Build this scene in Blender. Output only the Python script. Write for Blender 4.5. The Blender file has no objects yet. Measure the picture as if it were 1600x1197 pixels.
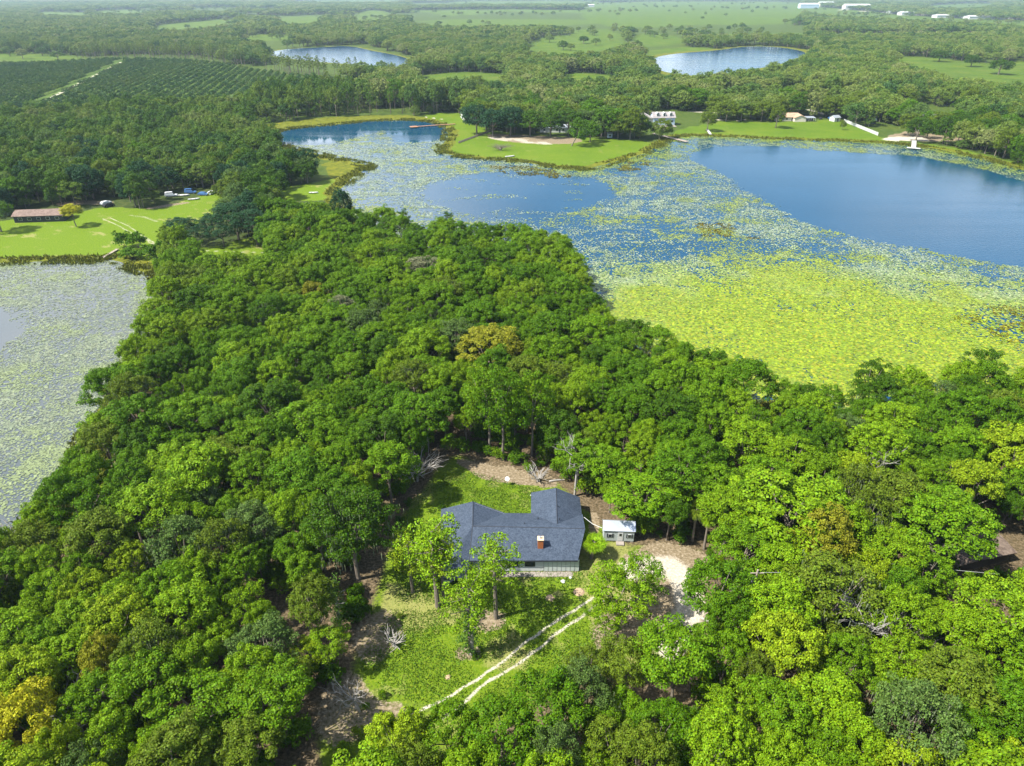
import bpy, math, random
import numpy as np
from mathutils import Vector
random.seed(7); RNG = np.random.default_rng(7)
R = math.radians
S = bpy.context.scene
# ------------------------------------------------------------------ camera
CAMH, PITCH, FPX = 80.0, 29.9, 1067.0
cam = bpy.data.cameras.new('camera'); cam.lens = 24.0; cam.sensor_width = 36.0
cam.clip_start = 1.0; cam.clip_end = 60000.0
co = bpy.data.objects.new('camera', cam); S.collection.objects.link(co)
co.location = (0, 0, CAMH); co.rotation_euler = (R(90 - PITCH), 0, 0); S.camera = co
# ------------------------------------------------------------------ sky, sun, exposure
SUN_EL = 52.0
SX, SY = -0.93, -0.30                      # where the sun stands (left, a little behind the camera)
sun = bpy.data.lights.new('sun', 'SUN'); sun.energy = 4.5; sun.angle = R(0.53); sun.color = (1.0, 0.955, 0.88)
so = bpy.data.objects.new('sun', sun); S.collection.objects.link(so)
hl = math.hypot(SX, SY)
sd = Vector((SX / hl * math.cos(R(SUN_EL)), SY / hl * math.cos(R(SUN_EL)), math.sin(R(SUN_EL))))
so.rotation_euler = sd.to_track_quat('Z', 'Y').to_euler()
W = bpy.data.worlds.new('World'); S.world = W; W.use_nodes = True
wn, wl = W.node_tree.nodes, W.node_tree.links
for n in list(wn): wn.remove(n)
wo = wn.new('ShaderNodeOutputWorld'); wb = wn.new('ShaderNodeBackground'); sky = wn.new('ShaderNodeTexSky')
sky.sky_type = 'NISHITA'; sky.sun_disc = False; sky.sun_elevation = R(SUN_EL)
sky.sun_rotation = math.atan2(SX, SY); sky.air_density = 1.0; sky.dust_density = 0.4; sky.ozone_density = 1.0
wtc = wn.new('ShaderNodeTexCoord'); wmap = wn.new('ShaderNodeMapping'); wmap.inputs['Scale'].default_value = (1, 1, 2.6)
wmap.inputs['Location'].default_value = (0.35, 0.1, 0.0)
wno = wn.new('ShaderNodeTexNoise'); wno.inputs['Scale'].default_value = 2.3; wno.inputs['Detail'].default_value = 7; wno.inputs['Roughness'].default_value = .55
wr = wn.new('ShaderNodeValToRGB'); wr.color_ramp.elements[0].position = .50; wr.color_ramp.elements[1].position = .66
wdot = wn.new('ShaderNodeVectorMath'); wdot.operation = 'DOT_PRODUCT'; wdot.inputs[1].default_value = (-0.62, 0.70, 0.35)   # clouds gather to the left
wmr = wn.new('ShaderNodeMapRange'); wmr.inputs['From Min'].default_value = .70; wmr.inputs['From Max'].default_value = 1.0
wmr.inputs['To Min'].default_value = -.03; wmr.inputs['To Max'].default_value = .22
wad = wn.new('ShaderNodeMath'); wad.operation = 'ADD'
wmx = wn.new('ShaderNodeMixRGB'); wmx.inputs['Color2'].default_value = (9.5, 9.8, 10.2, 1)
wl.new(wtc.outputs['Generated'], wmap.inputs['Vector']); wl.new(wmap.outputs[0], wno.inputs['Vector'])
wl.new(wtc.outputs['Generated'], wdot.inputs[0]); wl.new(wdot.outputs['Value'], wmr.inputs['Value'])
wl.new(wno.outputs['Fac'], wad.inputs[0]); wl.new(wmr.outputs[0], wad.inputs[1]); wl.new(wad.outputs[0], wr.inputs['Fac'])
wl.new(wr.outputs['Color'], wmx.inputs['Fac']); wl.new(sky.outputs[0], wmx.inputs['Color1'])
wl.new(wmx.outputs[0], wb.inputs['Color']); wb.inputs['Strength'].default_value = 0.086; wl.new(wb.outputs[0], wo.inputs['Surface'])
S.view_settings.view_transform = 'Standard'; S.view_settings.look = 'None'; S.view_settings.gamma = 1
S.view_settings.exposure = 1.42
S.render.engine = 'CYCLES'
S.cycles.max_bounces = 5; S.cycles.diffuse_bounces = 2; S.cycles.glossy_bounces = 2; S.cycles.transmission_bounces = 2
S.cycles.transparent_max_bounces = 4; S.cycles.volume_bounces = 0

# ------------------------------------------------------------------ geometry helpers
CP, SP = math.cos(R(PITCH)), math.sin(R(PITCH))
def G(px, py, z=0.0):
    u, v = (px - 800) / FPX, (598.5 - py) / FPX
    dx, dy, dz = u, CP + v * SP, -SP + v * CP
    t = (z - CAMH) / dz
    return (t * dx, t * dy, z)
def G2(px, py, z=0.0): return G(px, py, z)[:2]
def project(x, y, z=0.0):
    X, Y, Z = x, y, z - CAMH
    dep = Y * CP - Z * SP; up = Y * SP + Z * CP
    return 800 + FPX * X / dep, 598.5 - FPX * up / dep, dep
def mpp(px, py, z=0.0):                      # metres per photo pixel there
    x, y, _ = G(px, py, z); return (y * CP - (z - CAMH) * SP) / FPX
def poly(pts): return np.array([G2(*p) for p in pts])
def inside(P, X, Y):
    c = np.zeros(X.shape, bool); n = len(P)
    for i in range(n):
        x1, y1 = P[i]; x2, y2 = P[(i + 1) % n]
        if y1 == y2: continue
        k = ((y1 > Y) != (y2 > Y)); c ^= k & (X < (x2 - x1) * (Y - y1) / (y2 - y1) + x1)
    return c
def segdist(P, X, Y, closed=True):
    d = np.full(X.shape, 1e9); n = len(P)
    for i in range(n if closed else n - 1):
        x1, y1 = P[i]; x2, y2 = P[(i + 1) % n]; ex, ey = x2 - x1, y2 - y1; L = ex * ex + ey * ey + 1e-9
        t = np.clip(((X - x1) * ex + (Y - y1) * ey) / L, 0, 1)
        d = np.minimum(d, np.hypot(X - x1 - t * ex, Y - y1 - t * ey))
    return d
def sdist(P, X, Y):                          # positive inside
    d = segdist(P, X, Y); return np.where(inside(P, X, Y), d, -d)
def smooth(P, it=2):
    P = np.asarray(P, float)
    for _ in range(it):
        Q = np.roll(P, -1, 0); P = np.stack([.75 * P + .25 * Q, .25 * P + .75 * Q], 1).reshape(-1, 2)
    return P
def h2(ix, iy, s):
    n = (ix.astype(np.int64) * 374761393 + iy.astype(np.int64) * 668265263 + s * 974634777) & 0xffffffff
    n = ((n ^ (n >> 13)) * 1274126177) & 0xffffffff; n = n ^ (n >> 16); return (n & 0xffffff) / float(0xffffff)
def vn(X, Y, sc, s=0):
    x, y = X / sc, Y / sc; ix, iy = np.floor(x), np.floor(y); fx, fy = x - ix, y - iy
    fx = fx * fx * (3 - 2 * fx); fy = fy * fy * (3 - 2 * fy)
    a, b, c, d = h2(ix, iy, s), h2(ix + 1, iy, s), h2(ix, iy + 1, s), h2(ix + 1, iy + 1, s)
    return (a * (1 - fx) + b * fx) * (1 - fy) + (c * (1 - fx) + d * fx) * fy
def fbm(X, Y, sc, s=0, o=4):
    v = 0; a = .5; t = 0
    for k in range(o): v = v + a * vn(X, Y, sc / 2 ** k, s + k * 17); t += a; a *= .5
    return v / t
def sstep(a, b, x): t = np.clip((x - a) / (b - a), 0, 1); return t * t * (3 - 2 * t)

COL = S.collection
def tag(o, label=None, cat=None, group=None, kind=None):
    if label: o['label'] = label
    if cat: o['category'] = cat
    if group: o['group'] = group
    if kind: o['kind'] = kind
    return o
def empty(name, loc, rz=0, sc=(1, 1, 1)):
    o = bpy.data.objects.new(name, None); COL.objects.link(o); o.location = loc; o.rotation_euler = (0, 0, rz); o.scale = sc
    o.empty_display_size = .1; return o
def np_mesh(name, V, F, mats=(), mi=None, smooth_=False, attrs=None):
    """V (n,3), F (m,k) all faces with k corners"""
    me = bpy.data.meshes.new(name); V = np.asarray(V, np.float32); F = np.asarray(F, np.int32)
    me.vertices.add(len(V)); me.vertices.foreach_set('co', V.ravel())
    m, k = F.shape; me.loops.add(m * k); me.loops.foreach_set('vertex_index', F.ravel())
    me.polygons.add(m); me.polygons.foreach_set('loop_start', np.arange(0, m * k, k, dtype=np.int32))
    for a in mats: me.materials.append(a)
    if mi is not None: me.polygons.foreach_set('material_index', np.asarray(mi, np.int32))
    if smooth_: me.polygons.foreach_set('use_smooth', np.ones(m, bool))
    if attrs:
        for an, arr in attrs.items():
            at = me.color_attributes.new(an, 'FLOAT_COLOR', 'POINT'); at.data.foreach_set('color', np.asarray(arr, np.float32).ravel())
    me.update(calc_edges=True); return me
def obj(name, me, parent=None):
    o = bpy.data.objects.new(name, me); COL.objects.link(o)
    if parent: o.parent = parent
    return o
class MB:
    def __init__(s): s.v = []; s.f = []
    def add(s, vs, fs):
        n = len(s.v); s.v += [tuple(v) for v in vs]; s.f += [tuple(i + n for i in f) for f in fs]; return s
    def box(s, c, d, rz=0, top=1.0):
        x, y, z = c; a, b, h = d[0] / 2, d[1] / 2, d[2] / 2; cr, sr = math.cos(rz), math.sin(rz); vs = []
        for zz, k in ((-h, 1), (h, top)):
            for px, py in ((-a, -b), (a, -b), (a, b), (-a, b)):
                px *= k; py *= k; vs.append((x + px * cr - py * sr, y + px * sr + py * cr, z + zz))
        return s.add(vs, [(3, 2, 1, 0), (4, 5, 6, 7), (0, 1, 5, 4), (1, 2, 6, 5), (2, 3, 7, 6), (3, 0, 4, 7)])
    def tube(s, pts, rad, n=7, cap=True):
        rings = []; P = [Vector(p) for p in pts]
        for i, p in enumerate(P):
            d = (P[min(i + 1, len(P) - 1)] - P[max(i - 1, 0)]).normalized()
            a = d.cross(Vector((0.31, 0.9, 0.2))).normalized(); b = d.cross(a)
            r = rad[i] if hasattr(rad, '__len__') else rad
            rings.append([p + (a * math.cos(2 * math.pi * k / n) + b * math.sin(2 * math.pi * k / n)) * r for k in range(n)])
        vs = [v for r_ in rings for v in r_]; fs = []
        for i in range(len(P) - 1):
            for k in range(n): fs.append((i * n + k, i * n + (k + 1) % n, (i + 1) * n + (k + 1) % n, (i + 1) * n + k))
        if cap: fs.append(tuple(range(n))[::-1]); fs.append(tuple((len(P) - 1) * n + k for k in range(n)))
        return s.add(vs, fs)
    def prism(s, pts, z0, z1):
        n = len(pts); vs = [(p[0], p[1], z0) for p in pts] + [(p[0], p[1], z1) for p in pts]
        return s.add(vs, [tuple(range(n))[::-1], tuple(range(n, 2 * n))] + [(i, (i + 1) % n, n + (i + 1) % n, n + i) for i in range(n)])
    def slab(s, pts, t):                    # a sloping polygon given a thickness downwards
        n = len(pts); vs = [tuple(p) for p in pts] + [(p[0], p[1], p[2] - t) for p in pts]
        return s.add(vs, [tuple(range(n)), tuple(range(n, 2 * n))[::-1]] + [(i, n + i, n + (i + 1) % n, (i + 1) % n) for i in range(n)])
    def mesh(s, name, mat, sm=False):
        me = bpy.data.meshes.new(name); me.from_pydata(s.v, [], s.f)
        if mat: me.materials.append(mat)
        if sm: me.polygons.foreach_set('use_smooth', np.ones(len(me.polygons), bool))
        me.update(); return me
    def build(s, name, mat, parent=None, sm=False): return obj(name, s.mesh(name, mat, sm), parent)

# ------------------------------------------------------------------ materials
def new_mat(name):
    m = bpy.data.materials.new(name); m.use_nodes = True; nt = m.node_tree
    return m, nt, nt.nodes['Principled BSDF']
def plain(name, c, rough=.7, noise=.15, nscale=3.0, metal=0, spec=.3, bump=0):
    m, nt, b = new_mat(name); N, L = nt.nodes, nt.links
    tc = N.new('ShaderNodeTexCoord'); no = N.new('ShaderNodeTexNoise'); no.inputs['Scale'].default_value = nscale; no.inputs['Detail'].default_value = 5
    mr = N.new('ShaderNodeMapRange'); mr.inputs['To Min'].default_value = 1 - noise * 1.6; mr.inputs['To Max'].default_value = 1 + noise * 1.6
    mx = N.new('ShaderNodeVectorMath'); mx.operation = 'SCALE'; mx.inputs[0].default_value = c[:3]
    L.new(tc.outputs['Object'], no.inputs['Vector']); L.new(no.outputs['Fac'], mr.inputs['Value']); L.new(mr.outputs[0], mx.inputs['Scale'])
    L.new(mx.outputs[0], b.inputs['Base Color']); b.inputs['Roughness'].default_value = rough; b.inputs['Metallic'].default_value = metal
    b.inputs['Specular IOR Level'].default_value = spec
    if bump:
        bu = N.new('ShaderNodeBump'); bu.inputs['Strength'].default_value = bump; L.new(no.outputs['Fac'], bu.inputs['Height']); L.new(bu.outputs[0], b.inputs['Normal'])
    return m
def leaf_mat(name, ramp=None, tr=.28, lo=.60, hi=1.5, spec=.10):
    m, nt, b = new_mat(name); N, L = nt.nodes, nt.links
    ge = N.new('ShaderNodeNewGeometry'); oi = N.new('ShaderNodeObjectInfo')
    if ramp is None: src = oi.outputs['Color']
    else:
        no = N.new('ShaderNodeTexNoise'); no.inputs['Scale'].default_value = .014; no.inputs['Detail'].default_value = 2
        L.new(oi.outputs['Location'], no.inputs['Vector'])
        ad = N.new('ShaderNodeMath'); ad.operation = 'MULTIPLY_ADD'; ad.inputs[1].default_value = .62
        sc = N.new('ShaderNodeMath'); sc.operation = 'MULTIPLY_ADD'; sc.inputs[1].default_value = 1.5; sc.inputs[2].default_value = -.56
        L.new(no.outputs['Fac'], sc.inputs[0]); L.new(oi.outputs['Random'], ad.inputs[0]); L.new(sc.outputs[0], ad.inputs[2])
        cr = N.new('ShaderNodeValToRGB'); L.new(ad.outputs[0], cr.inputs['Fac'])
        while len(cr.color_ramp.elements) < len(ramp): cr.color_ramp.elements.new(.5)
        for i, c in enumerate(ramp): cr.color_ramp.elements[i].position = i / (len(ramp) - 1); cr.color_ramp.elements[i].color = (*c, 1)
        src = cr.outputs['Color']
    hs = N.new('ShaderNodeHueSaturation'); L.new(src, hs.inputs['Color'])
    m1 = N.new('ShaderNodeMapRange'); m1.inputs['To Min'].default_value = lo; m1.inputs['To Max'].default_value = hi
    m2 = N.new('ShaderNodeMapRange'); m2.inputs['To Min'].default_value = .484; m2.inputs['To Max'].default_value = .512
    fr = N.new('ShaderNodeMath'); fr.operation = 'MULTIPLY'; fr.inputs[1].default_value = 7.31; f2 = N.new('ShaderNodeMath'); f2.operation = 'FRACT'
    L.new(ge.outputs['Random Per Island'], m1.inputs['Value']); L.new(ge.outputs['Random Per Island'], fr.inputs[0]); L.new(fr.outputs[0], f2.inputs[0]); L.new(f2.outputs[0], m2.inputs['Value'])
    L.new(m1.outputs[0], hs.inputs['Value']); L.new(m2.outputs[0], hs.inputs['Hue'])
    b.inputs['Roughness'].default_value = .55; b.inputs['Specular IOR Level'].default_value = spec
    L.new(hs.outputs[0], b.inputs['Base Color'])
    t = N.new('ShaderNodeBsdfTranslucent'); L.new(hs.outputs[0], t.inputs['Color']); mx = N.new('ShaderNodeMixShader'); mx.inputs[0].default_value = tr
    out = N['Material Output']; L.new(b.outputs[0], mx.inputs[1]); L.new(t.outputs[0], mx.inputs[2]); L.new(mx.outputs[0], out.inputs['Surface'])
    return m
M = {}
M['leaf'] = leaf_mat('leaves')
M['needle'] = leaf_mat('needles', tr=.15)
M['moss'] = plain('hanging_moss', (.12, .15, .075), .9, .3)
M['bark'] = plain('bark', (.16, .135, .105), .9, .35, 2.0, bump=.4)
M['deadwood'] = plain('dead_wood', (.30, .28, .25), .85, .25, 2.0)
M['leaf_near'] = leaf_mat('woodland_leaves', [(.038, .092, .002), (.058, .134, .002), (.086, .175, .003), (.125, .21, .004), (.09, .14, .012)])
M['leaf_left'] = leaf_mat('left_wood_leaves', [(.022, .064, .010), (.042, .10, .009), (.072, .138, .010), (.105, .165, .016), (.12, .155, .035)])
M['leaf_far'] = leaf_mat('far_wood_leaves', [(.032, .080, .016), (.062, .120, .016), (.10, .155, .020), (.135, .18, .032), (.16, .185, .06)], tr=.12)
M['needle_far'] = leaf_mat('far_pine_needles', [(.05, .09, .015), (.085, .13, .015), (.11, .15, .02)], tr=.1)
M['citrus'] = leaf_mat('citrus_leaves', [(.02, .06, .012), (.038, .09, .010), (.065, .105, .010)], tr=.1)

# ------------------------------------------------------------------ tree meshes
def unit(n, rng):
    v = rng.normal(size=(n, 3)); return v / np.linalg.norm(v, axis=1, keepdims=True)
def cards(C, Nn, size, rng, jit=.5, asp=1.0):
    """quads at C facing about Nn"""
    n = len(C); Nn = Nn + rng.normal(size=(n, 3)) * jit; Nn /= np.linalg.norm(Nn, axis=1, keepdims=True)
    a = np.cross(Nn, unit(n, rng)); a /= np.linalg.norm(a, axis=1, keepdims=True) + 1e-9; b = np.cross(Nn, a)
    s = np.broadcast_to(np.asarray(size, float), (n,)) * rng.uniform(.7, 1.3, n) * .5; s = s[:, None]
    k = .75
    V = np.stack([C - a * s * asp, C - b * s * k, C + a * s * asp, C + b * s * k], 1).reshape(-1, 3)
    return V, np.arange(4 * n).reshape(-1, 4)
def lump_cloud(L, Rl, per, size, rng, flat=.8, up=.35, jit=.45, thr=-.35):
    """L lump centres, Rl radii; leaf cards on the outer shell of each lump"""
    n = len(L); per_ = int(per); D = unit(n * per_, rng).reshape(n, per_, 3); D[..., 2] = np.where(D[..., 2] < thr, -D[..., 2], D[..., 2])
    rad = Rl[:, None, None] * rng.uniform(.72, 1.06, (n, per_, 1))
    P = L[:, None, :] + D * rad * np.array([1, 1, flat]); Nn = D + np.array([0, 0, up])
    return cards(P.reshape(-1, 3), Nn.reshape(-1, 3), size, rng, jit)
def crown_lumps(rng, Rc, Hc, n, lr, shape=.5, irregular=.25, low=-.25):
    """lump centres spread over an uneven dome of radius Rc and half height Hc, centre at 0"""
    D = unit(n * 3, rng); D = D[D[:, 2] > low][:n]
    k = 6; bump = 1 + irregular * sum(rng.uniform(.2, 1) * np.sin((1 + j) * np.arctan2(D[:, 1], D[:, 0]) + rng.uniform(0, 6.3)) * (1 - abs(D[:, 2])) for j in range(1, 4)) / 2.2
    rr = rng.uniform(shape, 1, (len(D), 1)) ** .5
    P = D * rr * np.array([Rc, Rc, Hc]) * bump[:, None]
    P += rng.normal(size=P.shape) * lr * .3
    return P, rng.uniform(.7, 1.25, len(P)) * lr
def trunk_mb(rng, H, r, base_to, targets, lean=(0, 0), n=7):
    mb = MB(); top = (lean[0], lean[1], H)
    mb.tube([(0, 0, -.3), (0, 0, .5), (lean[0] * .35 + rng.normal() * .12, lean[1] * .35 + rng.normal() * .12, H * .4), top], [r * 1.35, r, r * .8, r * .5], n)
    for t in targets:
        z0 = H * rng.uniform(.55, .95); k = z0 / H; s = Vector((lean[0] * k, lean[1] * k, z0)); e = Vector(t)
        mid = s.lerp(e, .5) + Vector((rng.normal() * .25, rng.normal() * .25, rng.uniform(-.1, .5)))
        mb.tube([s, mid, e], [r * .42, r * .3, r * .12], 5, False)
    return mb
PROTO = {}
def reg(kind, tmesh, V, F, mats, mi=None, R0=4.5, H0=12, name='crown'):
    crown = np_mesh(name, V, F, mats, mi); PROTO.setdefault(kind, []).append((tmesh, crown, R0, H0))
def make_broad(seed, kind='broad', n=110, lr=.78, per=112, size=.25, Hc=3.2, flat=.75, irregular=.42, moss=0, low=-.3, jit=.45, tb=.55):
    rng = np.random.default_rng(seed); R0, H0 = 4.5, 12.0; zc = H0 - Hc - .3
    L, rl = crown_lumps(rng, R0 - lr * .6, Hc, n, lr, .45, irregular, low); L[:, 2] += zc
    V, F = lump_cloud(L, rl, per, size, rng, flat, jit=jit); mi = None
    if moss:
        k = rng.choice(len(L), int(len(L) * moss)); k = np.repeat(k, 9); C = L[k] + rng.normal(size=(len(k), 3)) * np.array([.6, .6, .3]); C[:, 2] -= rng.uniform(.3, 1.3, len(k))
        s = .09; az = rng.uniform(0, 6.3, len(k)); a = np.stack([np.cos(az), np.sin(az), 0 * az], 1) * s * .6; z = np.array([0, 0, 1.0]) * rng.uniform(.4, 1.3, (len(k), 1)) * .38
        V2 = np.stack([C - a + z, C + a + z, C + a * .3 - z, C - a * .3 - z], 1).reshape(-1, 3); F2 = np.arange(len(V2)).reshape(-1, 4)
        mi = np.r_[np.zeros(len(F)), np.ones(len(F2))]; F = np.r_[F, F2 + len(V)]; V = np.r_[V, V2]
    tg = L[rng.choice(len(L), 9, False)]; tr = trunk_mb(rng, H0 * tb, .24, None, tg).mesh('trunk', M['bark'])
    reg(kind, tr, V, F, [M['leaf'], M['moss']], mi, R0, H0)
for i in range(7): make_broad(10 + i, Hc=[3.2, 3.9, 2.6, 3.4, 4.2, 3.0, 3.6][i], n=[115, 130, 105, 120, 135, 95, 120][i])
for i in range(3): make_broad(30 + i, 'fine', n=190, lr=.58, per=62, size=.235, Hc=3.4, flat=.6, irregular=.3)
for i in range(4): make_broad(40 + i, 'mossy', n=130, lr=.68, per=80, size=.23, Hc=3.6, flat=.7, irregular=.4, moss=.6, low=-.5, jit=.8)
for i in range(3): make_broad(50 + i, 'airy', n=90, lr=.74, per=90, size=.235, Hc=4.2, irregular=.4, low=-.6, jit=.7, flat=.7)
def make_pine(seed):
    rng = np.random.default_rng(seed); R0, H0 = 4.0, 15.0; mb = MB(); C = []
    mb.tube([(0, 0, -.3), (.1, 0, 5), (.0, .15, 10), (.15, .1, 14.3)], [.34, .27, .2, .07], 8)
    for k in range(24):
        z = 6.8 + 7.4 * (k / 23) ** .9; az = k * 2.4 + rng.uniform(-.4, .4); ln = rng.uniform(.55, 1) * (3.9 * (1 - ((z - 8.5) / 7.5) ** 2 * .55) if z > 8 else 3.0)
        s = Vector((.05, .08, z)); e = s + Vector((math.cos(az) * ln, math.sin(az) * ln, rng.uniform(.3, 1.3)))
        mb.tube([s, s.lerp(e, .55) + Vector((0, 0, -.15)), e], [.075, .055, .025], 5, False)
        for q in (.5, .75, 1, 1):
            p = s.lerp(e, q); C.append(np.array(p) + rng.normal(size=3) * np.array([.45, .45, .25]))
    for q in range(5): C.append(np.array([.15, .1, 14.2]) + rng.normal(size=3) * .45)
    C = np.array(C); rl = rng.uniform(.45, .85, len(C))
    V, F = lump_cloud(C, rl, 46, .26, rng, .65, jit=.9, thr=-.5)
    reg('pine', mb.mesh('trunk', M['bark']), V, F, [M['needle']], None, R0, H0)
for i in range(3): make_pine(60 + i)
def make_palm(seed):
    rng = np.random.default_rng(seed); mb = MB(); mb.tube([(0, 0, -.2), (.1, 0, 3), (.15, .1, 6.2)], [.26, .19, .21], 8)
    V = []; F = []
    for k in range(60):
        az = k * 2.399; el = rng.uniform(-.7, 1.5); dr = np.array([math.cos(az) * math.cos(el), math.sin(az) * math.cos(el), math.sin(el)]); side = np.array([-math.sin(az), math.cos(az), 0])
        o = np.array([.15, .1, 6.3])
        for j in range(14):                      # fan of leaflets
            a = (j - 6.5) / 6.5 * 1.15; d = dr * math.cos(a) + side * math.sin(a); d[2] -= .12; st = o + dr * .75; w = side * .05 + np.array([0, 0, .03]); e = st + d * rng.uniform(.8, 1.15); e[2] -= .18
            n = len(V); V += [o + dr * .5 - w * .2, st + d * .4 - w, e, st + d * .4 + w]; F.append((n, n + 1, n + 2, n + 3))
    reg('palm', mb.mesh('trunk', M['bark']), np.array(V), np.array(F), [M['needle']], None, 2.0, 7.5)
make_palm(70)
def make_bush(seed):
    rng = np.random.default_rng(seed); L, rl = crown_lumps(rng, 1.3, 1.0, 26, .5, .4, .3, -.1); L[:, 2] += .75
    V, F = lump_cloud(L, rl, 60, .22, rng, .8, jit=.7)
    mb = MB()
    for k in range(5): a = k * 1.3; mb.tube([(0, 0, -.1), (math.cos(a) * .5, math.sin(a) * .5, .8)], [.05, .02], 5, False)
    reg('bush', mb.mesh('stem', M['bark']), V, F, [M['leaf']], None, 1.7, 2.2)
for i in range(3): make_bush(80 + i)
def dead_mb(seed, H=8, spread=3.2, r=.2, levels=3, nb=7):
    rng = np.random.default_rng(seed); mb = MB()
    def br(p, d, ln, rad, lv):
        e = p + d * ln; m = p + d * ln * .5 + Vector(rng.normal(size=3) * ln * .07); mb.tube([p, m, e], [rad, rad * .75, rad * .45], 5, False)
        if lv:
            for k in range(3 + (lv > 1)):
                dd = (d + Vector(rng.normal(size=3)) * .55 + Vector((0, 0, .1))).normalized(); br(p.lerp(e, rng.uniform(.45, 1)), dd, ln * rng.uniform(.45, .7), rad * .5, lv - 1)
    mb.tube([(0, 0, -.2), (.1, .1, H * .35), (.2, -.1, H * .6)], [r * 1.2, r, r * .7], 7)
    for k in range(nb):
        az = k * 2.4; br(Vector((.1, 0, H * rng.uniform(.3, .6))), Vector((math.cos(az) * .7, math.sin(az) * .7, rng.uniform(.35, 1))).normalized(), spread * rng.uniform(.6, 1), r * .5, levels - 1)
    return mb
# low detail kinds for the middle and far distance
def make_far(seed, kind, R0, Hc, H0, n, lr, per, size, mat, trunk_r=.3, flat=.75, low=-.6, irregular=.3, single=True):
    rng = np.random.default_rng(seed); L, rl = crown_lumps(rng, R0 - lr * .6, Hc, n, lr, .45, irregular, low); L[:, 2] += H0 - Hc - .3
    V, F = lump_cloud(L, rl, per, size, rng, flat, jit=.5)
    mb = MB(); mb.tube([(0, 0, -.3), (0, 0, H0 - Hc)], [trunk_r, trunk_r * .7], 5)
    for k in range(5): t = L[rng.integers(len(L))]; mb.tube([(0, 0, (H0 - Hc) * .55), tuple(t)], [trunk_r * .5, .05], 4, False)
    T = np.array(mb.v); quads = [f for f in mb.f if len(f) == 4]; FT = np.array(quads)
    V2 = np.r_[V, T]; F2 = np.r_[F, FT + len(V)]; mi = np.r_[np.zeros(len(F)), np.ones(len(FT))]
    me = np_mesh(kind, V2, F2, [mat, M['bark']], mi); PROTO.setdefault(kind, []).append((None, me, R0, H0))
def make_farpine(seed, kind, mat, per=16, size=.7):
    rng = np.random.default_rng(seed); H0 = 17.0; C = []
    for k in range(20):
        z = 8.5 + 8 * k / 19; az = k * 2.4; r = (3.2 if z < 14 else 3.2 * (17.5 - z) / 3.5) * rng.uniform(.3, 1); C.append((math.cos(az) * r, math.sin(az) * r, z))
    V, F = lump_cloud(np.array(C), rng.uniform(.7, 1.1, 20), per, size, rng, .6, jit=.8)
    mb = MB(); mb.tube([(0, 0, -.3), (0, 0, 16)], [.28, .08], 5); T = np.array(mb.v); FT = np.array([f for f in mb.f if len(f) == 4])
    me = np_mesh(kind, np.r_[V, T], np.r_[F, FT + len(V)], [mat, M['bark']], np.r_[np.zeros(len(F)), np.ones(len(FT))]); PROTO.setdefault(kind, []).append((None, me, 3.3, H0))
for i in range(4): make_far(100 + i, 'mid_oak', 7.5, 5.6, 13.5, 110, 1.4, 64, .50, M['leaf'], .45)                   # individual, coloured by the object
for i in range(5): make_far(110 + i, 'stuff_left', 5.5, 4.6, 13, 70, 1.15, 52, .46, M['leaf_left'])
for i in range(4): make_far(120 + i, 'stuff_oak', 7.5, 5.4, 13.5, 80, 1.5, 46, .62, M['leaf_far'], .45)
for i in range(3): make_far(130 + i, 'stuff_veryfar', 9, 6, 14, 44, 2.1, 26, 1.25, M['leaf_far'], .45, low=-.2)
for i in range(3): make_farpine(140 + i, 'stuff_pine', M['needle_far'])
for i in range(2): make_farpine(146 + i, 'mid_pine', M['needle'], 26, .5)
for i in range(3): make_far(150 + i, 'citrus', 2.9, 2.2, 4.4, 14, 1.0, 16, .8, M['citrus'], .12, low=-.1)
for i in range(2): make_far(155 + i, 'mid_citrus', 2.9, 2.2, 4.4, 20, .95, 22, .6, M['leaf'], .12, low=-.1)
# near-wood stuff: same crowns as the individuals, ramp colours
def stuffify(kinds, kind, mat):
    for k in kinds:
        for (t, c, r0, h0) in PROTO[k]:
            m2 = c.copy(); m2.materials[0] = mat; PROTO.setdefault(kind, []).append((t, m2, r0, h0))

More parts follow.
